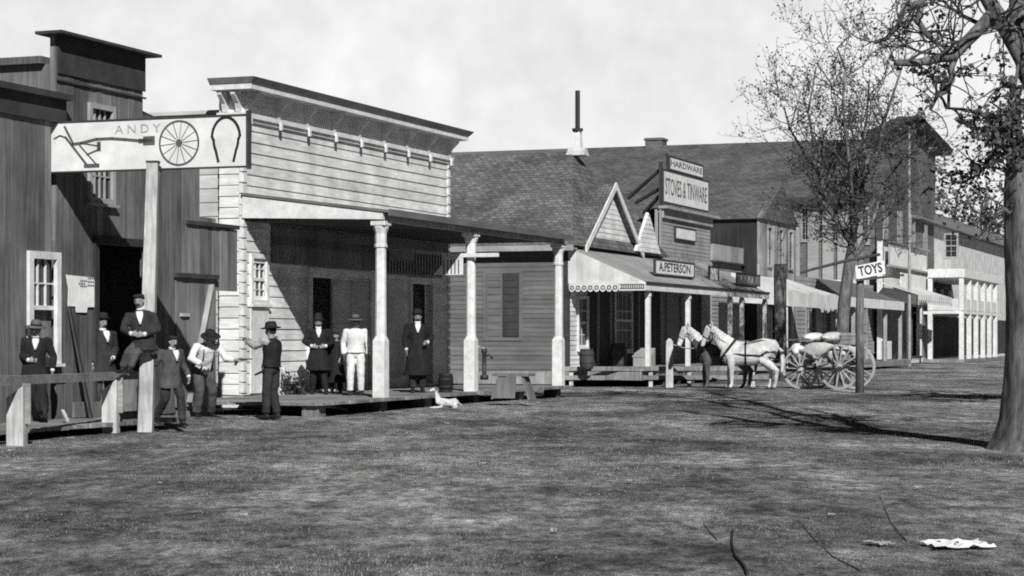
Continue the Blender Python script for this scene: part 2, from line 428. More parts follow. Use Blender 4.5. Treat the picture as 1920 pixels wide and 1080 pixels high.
for k, x in enumerate((sd + .25, sv(716, 3.3), sv(800, 3.3), sv(890, 3.3), sv(975, 3.3), sv(1044, 3.3))):
    b = MB(); b.box(3.0, 3.35, x - .16, x + .16, -.05, .187); part('footing', b, m_dark_wood if k % 2 else m_midboard, dko)
mb = MB(); x = -.3
rm = MB(); n = 12
for k in range(n):
    a, b = k / n, (k + 1) / n - .008
    P = lambda f, g: V((3.35 * f * (.8 + .2 * g) + .06, -.55 + (sd + .53) * g, .03 + .205 * g + (1 - f) * .19 * (1 - g)))
    rm.hexa([P(a, 0) - V((0, 0, .05)), P(b, 0) - V((0, 0, .05)), P(b, 1) - V((0, 0, .05)), P(a, 1) - V((0, 0, .05))], [P(a, 0), P(b, 0), P(b, 1), P(a, 1)])
part('ramp', rm, m_deck, st)

# ================================================================ BLACKSMITH SHOP (left)
WF = 1.75
f0, f1, f2, f3 = S(104, WF), S(268, WF), S(373, WF), S(404, WF)
bs = thing('blacksmith_shop', 'dark board blacksmith shop with a tall stepped false front and a wide black doorway', 'shop', WF, f0)
T = front(WF)
hd = (S(180, WF), S(272, WF), .2, Z(460, S(220, WF), WF))
hw = (S(168, WF), S(206, WF), Z(372, S(186, WF), WF), Z(206, S(186, WF), WF))
mb = MB()
ztop, zlow = 6.46, 5.42
zl2 = Z(410, f3, WF)
def ftop(u): return ztop if u < f1 else (zlow if u < f2 else zl2)
for a, b, t in ((f0, f1, ztop), (f1, f2, zlow), (f2, f3, zl2)): shell(mb, T, a, b, 0, t, [hd, hw], th=.1)
vboards(mb, T, f0, f3, .12, 9, .24, [hd, hw], top=ftop)
fa = part('board_front', mb, m_dark_board, bs)
mb = MB(); tbox(mb, T, f0 - .22, f1 + .22, ztop, ztop + .05, -.25, .26); tbox(mb, T, f0 - .02, f1 + .02, ztop - .75, ztop - .72, .03, .06); part('cap_board', mb, m_dark_trim, bs)
mb = MB(); tbox(mb, T, f0, f1, ztop - .62, ztop - .003, .033, .055); part('top_panel', mb, m_dark_trim, bs)
window(bs, front(WF + .03), hw[0], hw[1], hw[2], hw[3], fw=.09, cols=4, rows=4, out=.04, mframe=m_grey_paint)
mb = MB(); T2 = nearside(f0)
mb.box(WF - 12, WF - 5, f0 + .02, f1, 0, 6.0); mb.box(WF - 5, WF - .11, f0 + .02, f0 + .3, 0, 6.0); mb.box(WF - 5, WF - .11, f1 - .2, f1, 3.7, 6.0); mb.box(WF - 5, WF - .11, f0 + .3, f1 - .2, 5.8, 5.99); mb.box(WF - 5, WF - .11, f0 + .3, f1 + 1.2, 3.4, 3.6); mb.box(WF - 5, WF - .11, f1 + 1.2, f1 + 1.4, 0, 3.6); mb.box(WF - 12, WF - 5, f1 + .01, f3 - .3, 0, 4.9); mb.box(WF - 5, WF - 2.2, f1 + 1.41, f3 - .3, 0, 4.9)
mb.box(WF - 12, WF - .2, f0 - .12, f1 + .06, 6.0, 6.12)
bd = part('shop_body', mb, m_dark_board, bs)
mb = MB()                                                   # lean-to roof behind the low front
mb.hexa([(WF - .11, f1 + .02, 5.40), (WF - .11, f2, 5.2), (WF - 2.3, f2, 4.9), (WF - 2.3, f1 + .02, 5.0)], [(WF - .11, f1 + .02, 5.55), (WF - .11, f2, 5.26), (WF - 2.3, f2, 5.0), (WF - 2.3, f1 + .02, 5.2)])
part('lean_to_roof', mb, m_dark_trim, bs)
mb = MB()                                                   # forge room: dark timber floor behind the doorway
mb.box(WF - 5, WF - .12, f0 + .32, f1 + 1.2, 0, .1); part('forge_floor', mb, m_dark_wood, bs)
# closed board door with its brace
da, db, zt = S(325, WF), S(398, WF), Z(522, S(350, WF), WF)
mb = MB(); vboards(mb, T, da, db, .22, zt, .2, d0=.035)
dr = part('door', mb, m_midboard, bs)
mb = MB(); mb.bar((WF + .085, S(346, WF), .3), (WF + .085, S(388, WF), zt - .1), .03, .13, up=V((1, 0, 0))); part('brace', mb, m_boardwall, dr)
mb = MB(); tbox(mb, T, da - .06, db + .06, zt + .003, zt + .09, .03, .12); part('lintel', mb, m_dark_trim, dr)
mb = MB(); tbox(mb, T, S(331, WF), S(347, WF), Z(593, da, WF), Z(587, da, WF), .07, .1); part('latch', mb, m_tin, dr)
# board hood hanging past the end of the front
h0, h1 = f3 + .004, S(443, WF); hz0, hz1 = Z(540, h0, WF), Z(428, h0, WF)
mb = MB(); shell(mb, T, h0, h1, hz0, hz1, th=.1); vboards(mb, T, h0, h1, hz0 - .05, hz1, .17); mb.box(WF - 1.3, WF - .1, h0, h1 - .05, hz0 + .1, hz1 + .02)
part('board_hood', mb, m_midboard, bs)
mb = MB(); tbox(mb, T, h0 - 1.2, h1 + .02, hz1 + .02, hz1 + .09, -.3, .07); part('hood_cap', mb, m_dark_trim, bs)
mb = MB(); tbox(mb, T, hd[0] - .13, hd[0], .2, hd[3], .03, .07); tbox(mb, T, hd[1], hd[1] + .13, .2, hd[3], .032, .07); tbox(mb, T, hd[0] - .13, hd[1] + .13, hd[3], hd[3] + .13, .034, .075); part('door_frame', mb, m_dark_trim, bs)

# shed with the small window, in front of it at the left
g0, g1 = S(-150, WF + .12), S(117, WF + .12)
sh = thing('plank_shed', 'low flat topped plank shed with a white framed sash window at the left edge', 'shed', WF + .12, g0)
T = front(WF + .12)
hw = (S(44, WF), S(88, WF), Z(668, S(66, WF), WF), Z(486, S(66, WF), WF))
mb = MB(); shell(mb, T, g0, S(95, WF + .12), 0, 5.3, [hw], th=.1); vboards(mb, T, g0, S(95, WF + .12), .1, 5.36, .26, [hw]); shell(mb, T, S(95, WF + .12), g1, 4.95, 5.3, th=.1)
part('board_front', mb, m_dark_board, sh)
mb = MB(); tbox(mb, T, g0 - .1, g1, 5.37, 5.47, -.3, .2); tbox(mb, T, g0 - .1, g1, 5.0, 5.37, .034, .08); part('cap_board', mb, m_dark_trim, sh)
mb = MB(); mb.box(WF - 8, WF + .01, g0, f0 - .15, 0, 5.2); part('shop_body', mb, m_dark_board, sh)
window(sh, front(WF + .15), hw[0], hw[1], hw[2], hw[3], fw=.12, cols=3, rows=4, out=.05, open_low=True)

# notices and loose planks on that wall
pn = thing('poster', 'torn white poster with a notched lower edge pasted beside the black doorway', 'poster', WF + .04, S(121, WF), Z(585, S(121, WF), WF))
pa, pb = S(119, WF), S(178, WF); z0_, z1_ = Z(583, pa, WF), Z(515, pa, WF)
mb = MB(); q = pb - pa
pts = [(pa + q * .06, z0_ + .08), (pa + q * .3, z0_ + .08), (pa + q * .32, z0_ - .02), (pa + q * .66, z0_ - .02), (pa + q * .68, z0_ + .07), (pb, z0_ + .08), (pb, z1_ - .03), (pa, z1_), (pa + q * .08, z1_ - .25)]
mb.hexa([(WF + .041, a, b) for a, b in pts], [(WF + .049, a, b) for a, b in pts]); part('sheet', mb, m_paper, pn)
for (u0, u1, v) in ((.7, .9, .9), (.45, .62, .82), (.68, .95, .8), (.4, .6, .74), (.68, .95, .7), (.45, .62, .67)):
    k = u0; mb = MB()
    while k < u1: mb.box(WF + .0495, WF + .052, pa + q * k, pa + q * (k + .035), z0_ + (z1_ - z0_) * v, z0_ + (z1_ - z0_) * (v + .055)); k += .055
    part('print', mb, m_ink_grey, pn)

# boardwalk in front of the smithy
bw = MB(); x = S(-150, 3.3)
while x < S(330, 3.3):
    bw.box(WF + .1, 3.35 + random.uniform(-.05, .05), x, x + .2, .09 + random.uniform(-.006, .006), .15 + random.uniform(-.008, .008)); x += .212
solo('plank_walk', bw, m_deck, 'low plank sidewalk along the dark smithy wall behind the hitching rail', 'sidewalk', WF, S(0, WF))

# ================================================================ BUILDING C
c0 = S(1065, 0); c1 = c0 + 10; cm = c0 + 5
cb = thing('shingled_store', 'grey sided store with a broad shingled roof and a white front gable', 'store', 0, c0)
mb = MB(); T = nearside(c0)
wa, wb = WW(912, c0), WW(974, c0); wz0, wz1 = Z(633, c0, -1), Z(512, c0, -1)
mb.box(-14, -.01, c0 + .01, c1, 0, 4.3); lap(mb, T, -14, -.0, .35, 4.3, .145, [(wa, wb, wz0, wz1)], lo=.022)
part('side_wall', mb, m_grey_siding, cb)
mb = MB(); mb.box(-.12, .035, c0 - .04, c0 + .1, .3, 4.3); part('corner_board', mb, m_dark_trim, cb)
mb = MB(); frame(mb, T, wa, wb, wz0, wz1, .1, .0, .04); fo = part('window', mb, m_grey_siding, cb)
for k in range(2):
    mb = MB(); a = wa + (wb - wa) * k / 2; tbox(mb, T, a + .01, a + (wb - wa) / 2 - .01, wz0, wz1, .0, .03)
    for j in range(9): tbox(mb, T, a + .06, a + (wb - wa) / 2 - .06, wz0 + (wz1 - wz0) * (j + .2) / 9.2, wz0 + (wz1 - wz0) * (j + .85) / 9.2, .03, .045)
    part('shutter', mb, m_grey_siding if k == 0 else m_dark_trim, fo)
mb = MB(); T = front(0)
hs = [(S(1083, 0), S(1099, 0), 1.2, 2.7), (S(1120, 0), S(1142, 0), .55, 3.1), (S(1152, 0), S(1182, 0), 1.1, 3.0), (S(1196, 0), S(1216, 0), .55, 3.1)]
lap(mb, T, c0 + .1, c0 + 1.9, .5, 4.35, .15, hs, lo=.022); part('front_wall', mb, m_white_siding, cb); mb = MB(); shell(mb, T, c0 + 1.9, c1, .5, 4.35, hs, th=.02, d=0); vboards(mb, T, c0 + 1.9, c1, .5, 4.35, .2, hs); part('porch_shade_front', mb, m_dark_trim, cb)  # boards beyond the white siding coloured dark to deepen the porch shade
window(cb, front(.02), *hs[0], fw=.1, cols=2, rows=4); window(cb, front(.02), *hs[2], fw=.1, cols=4, rows=3)
for h in (hs[1], hs[3]):
    mb = MB(); frame(mb, front(.02), *h, .1, -.02, .05); d = part('door', mb, m_drab_siding, cb)
    g = MB(); tbox(g, front(.02), h[0], h[1], h[2], h[3], -.018, -.01); part('door_leaf', g, m_dark_wood, d)
# roof
mb = MB(); e0, e1 = c0 - .4, c1 + .4; zr = 7.75; ze = 4.33; wbk, whp, wft = -16, -1.55, .3
R = {'a': (wbk, e0, ze), 'b': (wft, e0, ze), 'c': (wft, e1, ze), 'd': (wbk, e1, ze), 'r0': (wbk, cm, zr), 'r1': (whp, cm, zr)}
for f in ('abr', ): pass
mb.face(R['a'], R['b'], R['r1'], R['r0']); mb.face(R['b'], R['c'], R['r1']); mb.face(R['c'], R['d'], R['r0'], R['r1']); mb.face(R['d'], R['a'], R['r0']); mb.face(R['d'], R['c'], R['b'], R['a'])
rf = part('roof', mb, m_shingle, cb)
mb = MB(); mb.box(-16, .32, e0 - .03, e0 - .002, ze - .17, ze + .0); mb.box(-16, .32, e0, c0 - .04, ze - .12, ze - .085); part('eave_board', mb, m_grey_paint, rf)
mb = MB(); mb.box(-16, whp, cm - .08, cm + .08, zr - .05, zr + .045); part('ridge_board', mb, m_grey_siding, rf)
# stovepipe at the end of the ridge, on a pale metal base
sw = WW(1083, cm); mb = MB(); zz = lambda y: Z(y, cm, sw)
mb.tube([(sw, cm, zr - .1), (sw, cm, zz(170))], .085, 10); pp = part('stovepipe', mb, m_iron, rf)
mb = MB(); mb.hexa([(sw - .16, cm - .16, zr - .12), (sw + .16, cm - .16, zr - .12), (sw + .16, cm + .16, zr - .12), (sw - .16, cm + .16, zr - .12)], [(sw - .11, cm - .11, zz(247)), (sw + .11, cm - .11, zz(247)), (sw + .11, cm + .11, zz(247)), (sw - .11, cm + .11, zz(247))]); part('flue_base', mb, m_white_paint, pp)
mb = MB(); mb.hexa([(sw - .32, cm - .3, zr - .2), (sw + .32, cm - .3, zr - .2), (sw + .32, cm + .3, zr - .2), (sw - .32, cm + .3, zr - .2)], [(sw - .3, cm - .08, zr + .06), (sw + .3, cm - .08, zr + .06), (sw + .3, cm + .08, zr + .06), (sw - .3, cm + .08, zr + .06)]); part('flashing', mb, m_tin, pp)
mb = MB(); mb.tube([(sw, cm, zz(246)), (sw, cm, zz(241))], .19, 10); part('collar', mb, m_iron, pp)
# front gable
def gable(root, s0, s1, zb, zp, wfront, depth, over, name='gable', mroof=None, msid=None, h=.16):
    sm = (s0 + s1) / 2; hw_ = (s1 - s0) / 2; sl = (zp - zb) / hw_
    mb = MB(); lim = lambda v: (sm - max(hw_ - (v - zb) / sl, 0), sm + max(hw_ - (v - zb) / sl, 0))
    mb.hexa([(wfront - .1, s0, zb), (wfront - .1, s1, zb), (wfront - .1, sm, zp)], [(wfront, s0, zb), (wfront, s1, zb), (wfront, sm, zp)])
    lap(mb, front(wfront), s0, s1, zb, zp - .05, h, ulim=lim, lo=.02)
    g = part(name, mb, msid or m_white_siding, root)
    if over:
        mb = MB(); t = .1
        for sg in (-1, 1):
            a = (sm + sg * (hw_ + .3), zb - .3 * sl); b = (sm, zp)
            mb.hexa([(wfront - depth, *a), (wfront + over, *a), (wfront + over, *b), (wfront - depth, *b)], [(wfront - depth, a[0], a[1] + t * 1.3), (wfront + over, a[0], a[1] + t * 1.3), (wfront + over, b[0], b[1] + t * 1.3), (wfront - depth, b[0], b[1] + t * 1.3)])
        part('gable_roof', mb, mroof or m_shingle, g)
        mb = MB()
        for sg in (-1, 1):
            a = (sm + sg * (hw_ + .32), zb - .32 * sl); b = (sm - sg * .0, zp + .02)
            mb.hexa([(wfront + over + .002, a[0], a[1] - .06), (wfront + over + .05, a[0], a[1] - .06), (wfront + over + .05, b[0], b[1] - .06), (wfront + over + .002, b[0], b[1] - .06)], [(wfront + over + .002, a[0], a[1] + .17), (wfront + over + .05, a[0], a[1] + .17), (wfront + over + .05, b[0], b[1] + .17), (wfront + over + .002, b[0], b[1] + .17)])
        part('bargeboard', mb, m_white_paint, g)
    return g
gable(cb, S(1092, .1), S(1190, .1), 4.4, 6.35, .1, 2.2, .2)

# ================================================================ BUILDING E: tin shop with boards over the roof
e0_, e1_ = S(1238, 0), S(1331, 0)
eb = thing('tin_shop', 'narrow brown board shop front carrying two white signboards above its roof', 'shop', 0, e0_)
ze1 = Z(392, e0_, 0)
mb = MB(); shell(mb, front(0), e0_, e1_, 0, ze1, th=.2); lap(mb, front(0), e0_, e1_, .5, ze1 - .3, .14, [(S(1248, 0), S(1275, 0), 1.1, 3.0), (S(1290, 0), S(1312, 0), .5, 3.1)], lo=.02)
part('shop_front', mb, m_drab_siding, eb)
mb = MB(); mb.box(-.05, .3, e0_ - .1, e1_ + .45, ze1 + .02, ze1 + .12); mb.box(-.05, .12, e0_, e1_, ze1 - .3, ze1 + .02); part('cornice', mb, m_grey_paint, eb)
mb = MB(); mb.box(.0, .06, e0_ - .13, e0_ + .05, .5, ze1 - .02); part('corner_board', mb, m_drab_siding, eb)
mb = MB(); mb.box(-11, -.21, e0_ + .05, e1_ - .02, 0, 4.9); part('shop_body', mb, m_dark_board, eb)
mb = MB(); r0 = (e0_ + e1_) / 2
mb.hexa([(-11.2, e0_ - .1, 4.7), (-.21, e0_ - .1, 4.7), (-.21, e1_ + .1, 4.7), (-11.2, e1_ + .1, 4.7)], [(-11.2, r0 - .05, 6.3), (-.21, r0 - .05, 6.3), (-.21, r0 + .05, 6.3), (-11.2, r0 + .05, 6.3)]); part('roof', mb, m_shingle, eb)
for k, h in enumerate(((S(1248, 0), S(1275, 0), 1.1, 3.0), (S(1290, 0), S(1312, 0), .55, 3.1))):
    if k == 0: window(eb, front(.02), *h, fw=.08, cols=3, rows=3, mframe=m_drab_siding)
    else:
        mb = MB(); frame(mb, front(.02), *h, .1, -.02, .05); d = part('door', mb, m_drab_siding, eb)
        g = MB(); tbox(g, front(.02), h[0], h[1], h[2], h[3], -.018, -.01); part('door_leaf', g, m_dark_wood, d)
gable(eb, S(1193, .34), S(1238, .34) , 4.4, Z(398, S(1215, .34), .34), .34, .2, 0, name='side_gable')
# signboards
def board(name, label, cat, s0, s1, z0, z1, w, m=m_sign, th=.06, frame_m=m_dark_trim, group=None):
    o = thing(name, label, cat, w, s0, z0, group); mb = MB(); mb.box(w - th, w, s0, s1, z0, z1); part('board', mb, m, o)
    if frame_m:
        mb = MB(); e = .05
        for a, b, c, d in ((s0 - e, s1 + e, z1, z1 + e), (s0 - e, s1 + e, z0 - e, z0), (s0 - e, s0, z0, z1), (s1, s1 + e, z0, z1)): mb.box(w - th, w + .02, a, b, c, d)
        part('frame', mb, frame_m, o)
    return o
sA, sB = S(1244, .1), S(1328, .1); za, zb = Z(377, sA, .1), Z(319, sA, .1)
so = board('roof_sign', 'large white signboard reading STOVES & TINWARE above the narrow shop front', 'sign', sA, sB, za, zb, .1)
text_part('lettering', 'STOVES & TINWARE', (zb - za) * .78, m_ink_grey, so, (.101, (sA + sB) / 2, (za + zb) / 2 - .02), (0, 1, 0), (0, 0, 1), stretch=(sB - sA) * .92 / ((zb - za) * .78 * 9.0), bold=.004)
for px_, py_, q, r in ((1180, 372, zb + .1, 0), (1195, 380, zb - .6, .1), (1210, 400, za + .3, 0)):
    st_ = MB(); wq = WW(px_, e0_ + 1.0); st_.bar((.02, sA + .12, q), (wq, e0_ + .8, Z(py_, e0_ + .8, wq)), .1); part('strut', st_, m_dark_trim, so)
st_ = MB(); st_.bar((.02, sB - .1, zb), (-3.5, sB - .4, za - .8), .1); part('strut', st_, m_dark_trim, so)
st_ = MB(); st_.box(-.07, .04, sA - .03, sA + .12, ze1 + .12, zb + .3)
part('upright', st_, m_dark_trim, so)
sC, sD = S(1256, .1), S(1318, .1); zc, zd = zb + .12, Z(294, sC, .1)
so = board('roof_sign', 'smaller white signboard standing on top of the STOVES & TINWARE board', 'sign', sC, sD, zc, zd, .1)
text_part('lettering', 'HARDWARE', (zd - zc) * .72, m_ink_grey, so, (.101, (sC + sD) / 2, (zc + zd) / 2), (0, 1, 0), (0, 0, 1), stretch=(sD - sC) * .9 / ((zd - zc) * .72 * 5.2), bold=.004)
mb = MB(); mb.box(-.0, .045, sC - .18, sC - .055, zb + .06, zd + .12); part('upright', mb, m_dark_trim, so)
s_, t_ = S(1268, .1), S(1305, .1)
board('wall_sign', 'small pale blank panel fixed high on the narrow brown shop front', 'sign', s_, t_, Z(446, s_, .1), Z(426, s_, .1), .08, m=m_sign)

# ================================================================ shared porch in front of C, E and K
pe = S(1440, 2.46)
pc = thing('store_porch', 'long low porch roof with a white fascia joining the gabled store and its neighbour', 'porch', 0, c0)
mb = MB(); mb.hexa([(.03, c0, 4.22), (2.46, c0, 3.1), (2.46, pe, 3.1), (.03, pe, 4.22)], [(.03, c0, 4.3), (2.46, c0, 3.17), (2.46, pe, 3.17), (.03, pe, 4.3)]); part('roof', mb, m_drab_siding, pc)
mb = MB(); mb.box(2.465, 2.5, c0, pe, 2.93, 3.12); part('fascia', mb, m_white_paint, pc)
mb = MB(); mb.box(2.463, 2.54, c0, pe, 3.124, 3.2); part('gutter', mb, m_dark_trim, pc)
for px_ in (1215, 1290, 1369, 1391, 1434):
    x = S(px_, 2.35); mb = MB(); mb.box(2.28, 2.42, x - .07, x + .07, .54, 2.95); mb.box(2.26, 2.44, x - .09, x + .09, 2.75, 2.85); part('post', mb, m_white_paint, pc)
mb = MB(); x = c0 - 1.0
while x < pe + 1: mb.box(.04, 2.75 + random.uniform(-.03, .03), x, x + .215, .48, .54 + random.uniform(-.008, .008)); x += .225
fl = part('floor', mb, m_deck, pc)
mb = MB(); mb.box(2.6, 2.66, c0 - 1.0, pe + 1, .2, .46); mb.box(.05, 2.6, c0 - 1.03, c0 - .99, .2, .46); part('skirt', mb, m_deck, fl)
for k in range(9): x = c0 + k * 1.7; mb = MB(); mb.box(2.4, 2.58, x, x + .25, -.05, .47); part('footing', mb, m_dark_wood, fl)
# the yard platform beside C
mb = MB(); x = -4.2
while x < -.05: mb.box(x, x + .2, c0 - 1.0, c0 - .05, .40, .46); x += .21
mb.box(-4.2, -.05, c0 - 1.04, c0 - 1.0, .06, .44)
solo('side_platform', mb, m_deck, 'low plank platform along the side wall of the grey store', 'platform', -2, c0 - .5)
# canvas end with scalloped valance
aw = thing('side_awning', 'white canvas end curtain with a scalloped edge closing the porch side', 'awning', 1.2, c0 - .04, 3.2)
mb = MB(); n = 10
P0 = [(.02 + 2.5 * k / n, 4.27 - 1.1 * k / n) for k in range(n + 1)]
for k in range(n):
    b0, b1 = .03 * math.sin(k * 1.9), .03 * math.sin((k + 1) * 1.9); a, c = P0[k], P0[k + 1]; yy = c0 - .05
    mb.hexa([(a[0], yy + b0, 3.15), (c[0], yy + b1, 3.15), (c[0], yy + b1 + .02, 3.15), (a[0], yy + b0 + .02, 3.15)], [(a[0], yy + b0, a[1]), (c[0], yy + b1, c[1]), (c[0], yy + b1 + .02, c[1]), (a[0], yy + b0 + .02, a[1])])
part('curtain', mb, m_canvas, aw)
mb = MB(); y = c0 - .075
for k in range(8):
    r = .13; cx = .15 + k * .2
    pts = [(cx - .1, 3.17), (cx + .1, 3.17)] + [(cx + .1 * math.cos(a), 3.02 - r * math.sin(a)) for a in [math.pi * i / 8 for i in range(9)]]
    mb.hexa([(p[0], y, p[1]) for p in pts], [(p[0], y + .02, p[1]) for p in pts])
mb.box(1.66, 2.52, y, y + .02, 2.92, 3.17)
va = part('valance', mb, m_canvas, aw)
mb = MB()
for k in range(8):
    cx = .15 + k * .2; mb.disc_ring((cx, y - .004, 3.02), (1, 0, 0), (0, 0, 1), .035, .07, .006, 14)
mb.box(1.7, 2.48, y - .006, y - .002, 2.97, 3.0); mb.box(1.7, 2.48, y - .006, y - .002, 3.09, 3.12)
k = 1.74
while k < 2.44: mb.box(k, k + .035, y - .006, y - .002, 3.0, 3.09); k += .07
part('border', mb, m_ink_grey, va)
# signs standing on that porch roof
def psign(px0, px1, y0, y1, w, name, label, txt=None, th=.05, m=m_sign, tm=None, sl=0.0):
    s0, s1 = S(px0, w), S(px1, w); z0, z1 = Z(y1, s0, w), Z(y0, s0, w)
    o = board(name, label, 'sign', s0, s1, z0, z1, w, m=m)
    if txt: text_part('lettering', txt, (z1 - z0) * .95, tm or m_ink, o, (w + .001, (s0 + s1) / 2, (z0 + z1) / 2), (0, 1, 0), (0, 0, 1), stretch=(s1 - s0) * .9 / ((z1 - z0) * .95 * len(txt) * .62), bold=.006, shear=sl)
    mb = MB(); mb.box(w - .12, w - .055, s0 + .2, s0 + .3, z0 - .5, z1); mb.box(w - .12, w - .055, s1 - .3, s1 - .2, z0 - .5, z1); part('prop', mb, m_dark_trim, o)
    return o
psign(1229, 1301, 487, 512, 1.9, 'porch_sign', 'white name board with black capitals standing on the long porch roof', 'A.PETERSON')
psign(1331, 1347, 501, 524, 1.7, 'porch_sign', 'small blank white board standing on the porch roof left of the slanting sign')
slant = psign(1383, 1424, 513, 531, 2.1, 'porch_sign', 'grey board with pale slanting letters at the far end of the porch roof', m=m_midboard)

w_ = 2.1; sa_, sb_ = S(1386, w_), S(1421, w_); z0s, z1s = Z(529, sa_, w_), Z(516, sa_, w_)
for k in range(5):
    x = sa_ + (sb_ - sa_) * (k + .2) / 5; mb = MB(); mb.hexa([(w_ + .002, x, z0s), (w_ + .012, x, z0s), (w_ + .012, x + .14, z0s), (w_ + .002, x + .14, z0s)], [(w_ + .002, x + .2, z1s), (w_ + .012, x + .2, z1s), (w_ + .012, x + .34, z1s), (w_ + .002, x + .34, z1s)]); part('stroke', mb, m_boardwall, slant)
m_shade_board = mat('shade dark boards', .03, .4, (9, .8, 1), .3, .7, .3, bump=.2)  # near-black colour stands in for the shaded wall under the hall eave
# ================================================================ K, J and D
k0, k1 = S(1334, -.8), S(1424, -.8)
kb = thing('low_shop', 'low grey shop with a pale parapet between the brown front and the pale gable', 'shop', -.8, k0)
mb = MB(); zt = Z(457, k0, -.8); mb.box(-9, -.85, k0, k1, 0, zt - .1); shell(mb, front(-.8), k0, k1, 0, zt - .7, th=.04, d=0); lap(mb, front(-.8), k0, k1, .4, zt - .75, .16); part('shop_front', mb, m_drab_siding, kb)
mb = MB(); mb.box(-.84, -.7, k0, k1, zt - .66, zt); part('parapet', mb, m_boardwall, kb)
mb = MB(); mb.box(-.84, -.6, k0, k1, zt - .74, zt - .665); part('ledge', mb, m_dark_trim, kb)
j0, j1 = S(1424, 0), S(1492, 0); zj0, zj1 = Z(408, j1, 0), Z(352, S(1452, 0), 0)
jb = thing('pale_gable_shop', 'pale weathered two storey shop with a front gable and narrow upper windows', 'shop', 0, j0)
jm = (j0 + j1) / 2; zj0 = 6.6
jh = [(j0 + (j1 - j0) * a, j0 + (j1 - j0) * b, c, d) for a, b, c, d in ((.2, .3, 4.6, 6.2), (.5, .6, 4.6, 6.2), (.78, .88, 4.6, 6.2), (.2, .42, .5, 3.0), (.6, .82, .9, 3.0))]
mb = MB(); shell(mb, front(0), j0, j1, 0, zj0, jh, th=.1); vboards(mb, front(0), j0, j1, .3, 9, .24, jh, top=lambda u: min(zj0 + (zj1 - zj0) * (1 - abs(u - jm) / (jm - j0)), zj1))
mb.hexa([(-.1, j0, zj0), (-.1, j1, zj0), (-.1, jm, zj1)], [(0, j0, zj0), (0, j1, zj0), (0, jm, zj1)])
part('board_front', mb, m_boardwall, jb)
for h in jh[:3]: window(jb, front(.02), *h, fw=.06, cols=2, rows=4, mframe=m_boardwall)
for h in jh[3:]: window(jb, front(.02), *h, fw=.08, cols=2, rows=3, mframe=m_boardwall)
mb = MB(); mb.box(-9, -.12, j0 + .05, j1 - .05, 0, zj0 - .1); part('shop_body', mb, m_shade_board, jb)
mb = MB(); mb.hexa([(-9.1, j0 - .15, zj0 - .1), (.15, j0 - .15, zj0 - .1), (.15, j1 + .15, zj0 - .1), (-9.1, j1 + .15, zj0 - .1)], [(-9.1, jm - .03, zj1 + .12), (.15, jm - .03, zj1 + .12), (.15, jm + .03, zj1 + .12), (-9.1, jm + .03, zj1 + .12)]); 
part('roof', mb, m_shingle_far, jb)

q0, q1 = S(1640, 0), S(1750, 0); qm = (q0 + q1) / 2; qe = 9.2; qr = 13.25
db_ = thing('brick_hall', 'large dark brick hall with a long roof ridge and tall side windows behind the shops', 'building', 0, q0)
qh = [(WW(a, q0), WW(b, q0), Z(d, q0, -3), Z(c, q0, -3)) for a, b, c, d in ((1505, 1515, 385, 448), (1536, 1545, 382, 446), (1562, 1571, 385, 452), (1590, 1601, 395, 455), (1617, 1627, 395, 455), (1470, 1480, 385, 450))]
mb = MB(); shell(mb, nearside(q0), -24, 0, 0, qe, qh, th=.3); mb.box(-24, -.02, q0 + .9, q1, 0, qe - .05); part('side_wall', mb, m_brick, db_)
mb = MB()
for a in (1490, 1525, 1553, 1581, 1608): x = WW(a, q0); tbox(mb, nearside(q0), x - .3, x + .3, 3, qe - .4, 0, .12)
part('pilaster', mb, m_drab_siding, db_)
for h in qh: window(db_, nearside(q0 - .0), *h, fw=.12, cols=2, rows=6, mframe=m_drab_siding, out=.04)
mb = MB(); zl, zp_, zr_ = 12.2, 14.1, 13.2
mb.hexa([(-.3, q0 - 1.4, 9.3), (-.3, q1 + .6, 9.3), (-.3, q1 + .6, zr_), (-.3, qm, zp_), (-.3, q0 - .8, zl)], [(0.05, q0 - 1.4, 9.3), (0.05, q1 + .6, 9.3), (0.05, q1 + .6, zr_), (0.05, qm, zp_), (0.05, q0 - .8, zl)])
mb.box(-.3, .05, q0 + .3, q1, 0, 9.3); part('front_wall', mb, m_brick, db_)
mb = MB()
for a, b in (((q0 - 1.6, zl - .1), (qm, zp_ + .05)), ((qm, zp_ + .05), (q1 + 2.6, zr_ + .0))):
    mb.hexa([(-.4, a[0], a[1]), (.7, a[0], a[1]), (.7, b[0], b[1]), (-.4, b[0], b[1])], [(-.4, a[0], a[1] + .35), (.9, a[0], a[1] + .35), (.9, b[0], b[1] + .35), (-.4, b[0], b[1] + .35)])
part('cornice', mb, m_dark_trim, db_)
for k in range(4):
    a = q0 + 2.2 + k * 4.6; mb = MB(); tbox(mb, front(.05), a, a + 1.5, 5.6, 8.8, 0, .05); f = part('window', mb, m_drab_siding, db_); mb = MB(); tbox(mb, front(.1), a + .15, a + 1.35, 5.75, 8.65, .004, .012); part('pane', mb, m_glass, f)
mb = MB()
mb.face((-24.5, q0 - .5, qe - .1), (-.3, q0 - .5, qe - .1), (-.3, qm, qr), (-24.5, qm, qr)); mb.face((-24.5, q1 + .5, qe - .1), (-24.5, qm, qr), (-.3, qm, qr), (-.3, q1 + .5, qe - .1))
mb.face((-24.5, q0 - .5, qe - .1), (-24.5, qm, qr), (-24.5, q1 + .5, qe - .1)); mb.face((-24.5, q0 - .5, qe - .12), (-.3, q0 - .5, qe - .12), (-.3, q1 + .5, qe - .12), (-24.5, q1 + .5, qe - .12))
rf = part('roof', mb, m_shingle_far, db_)
mb = MB(); mb.box(-24.5, -.31, q0 - .62, q0 - .5, qe - .45, qe - .05); part('eave', mb, m_dark_trim, rf)
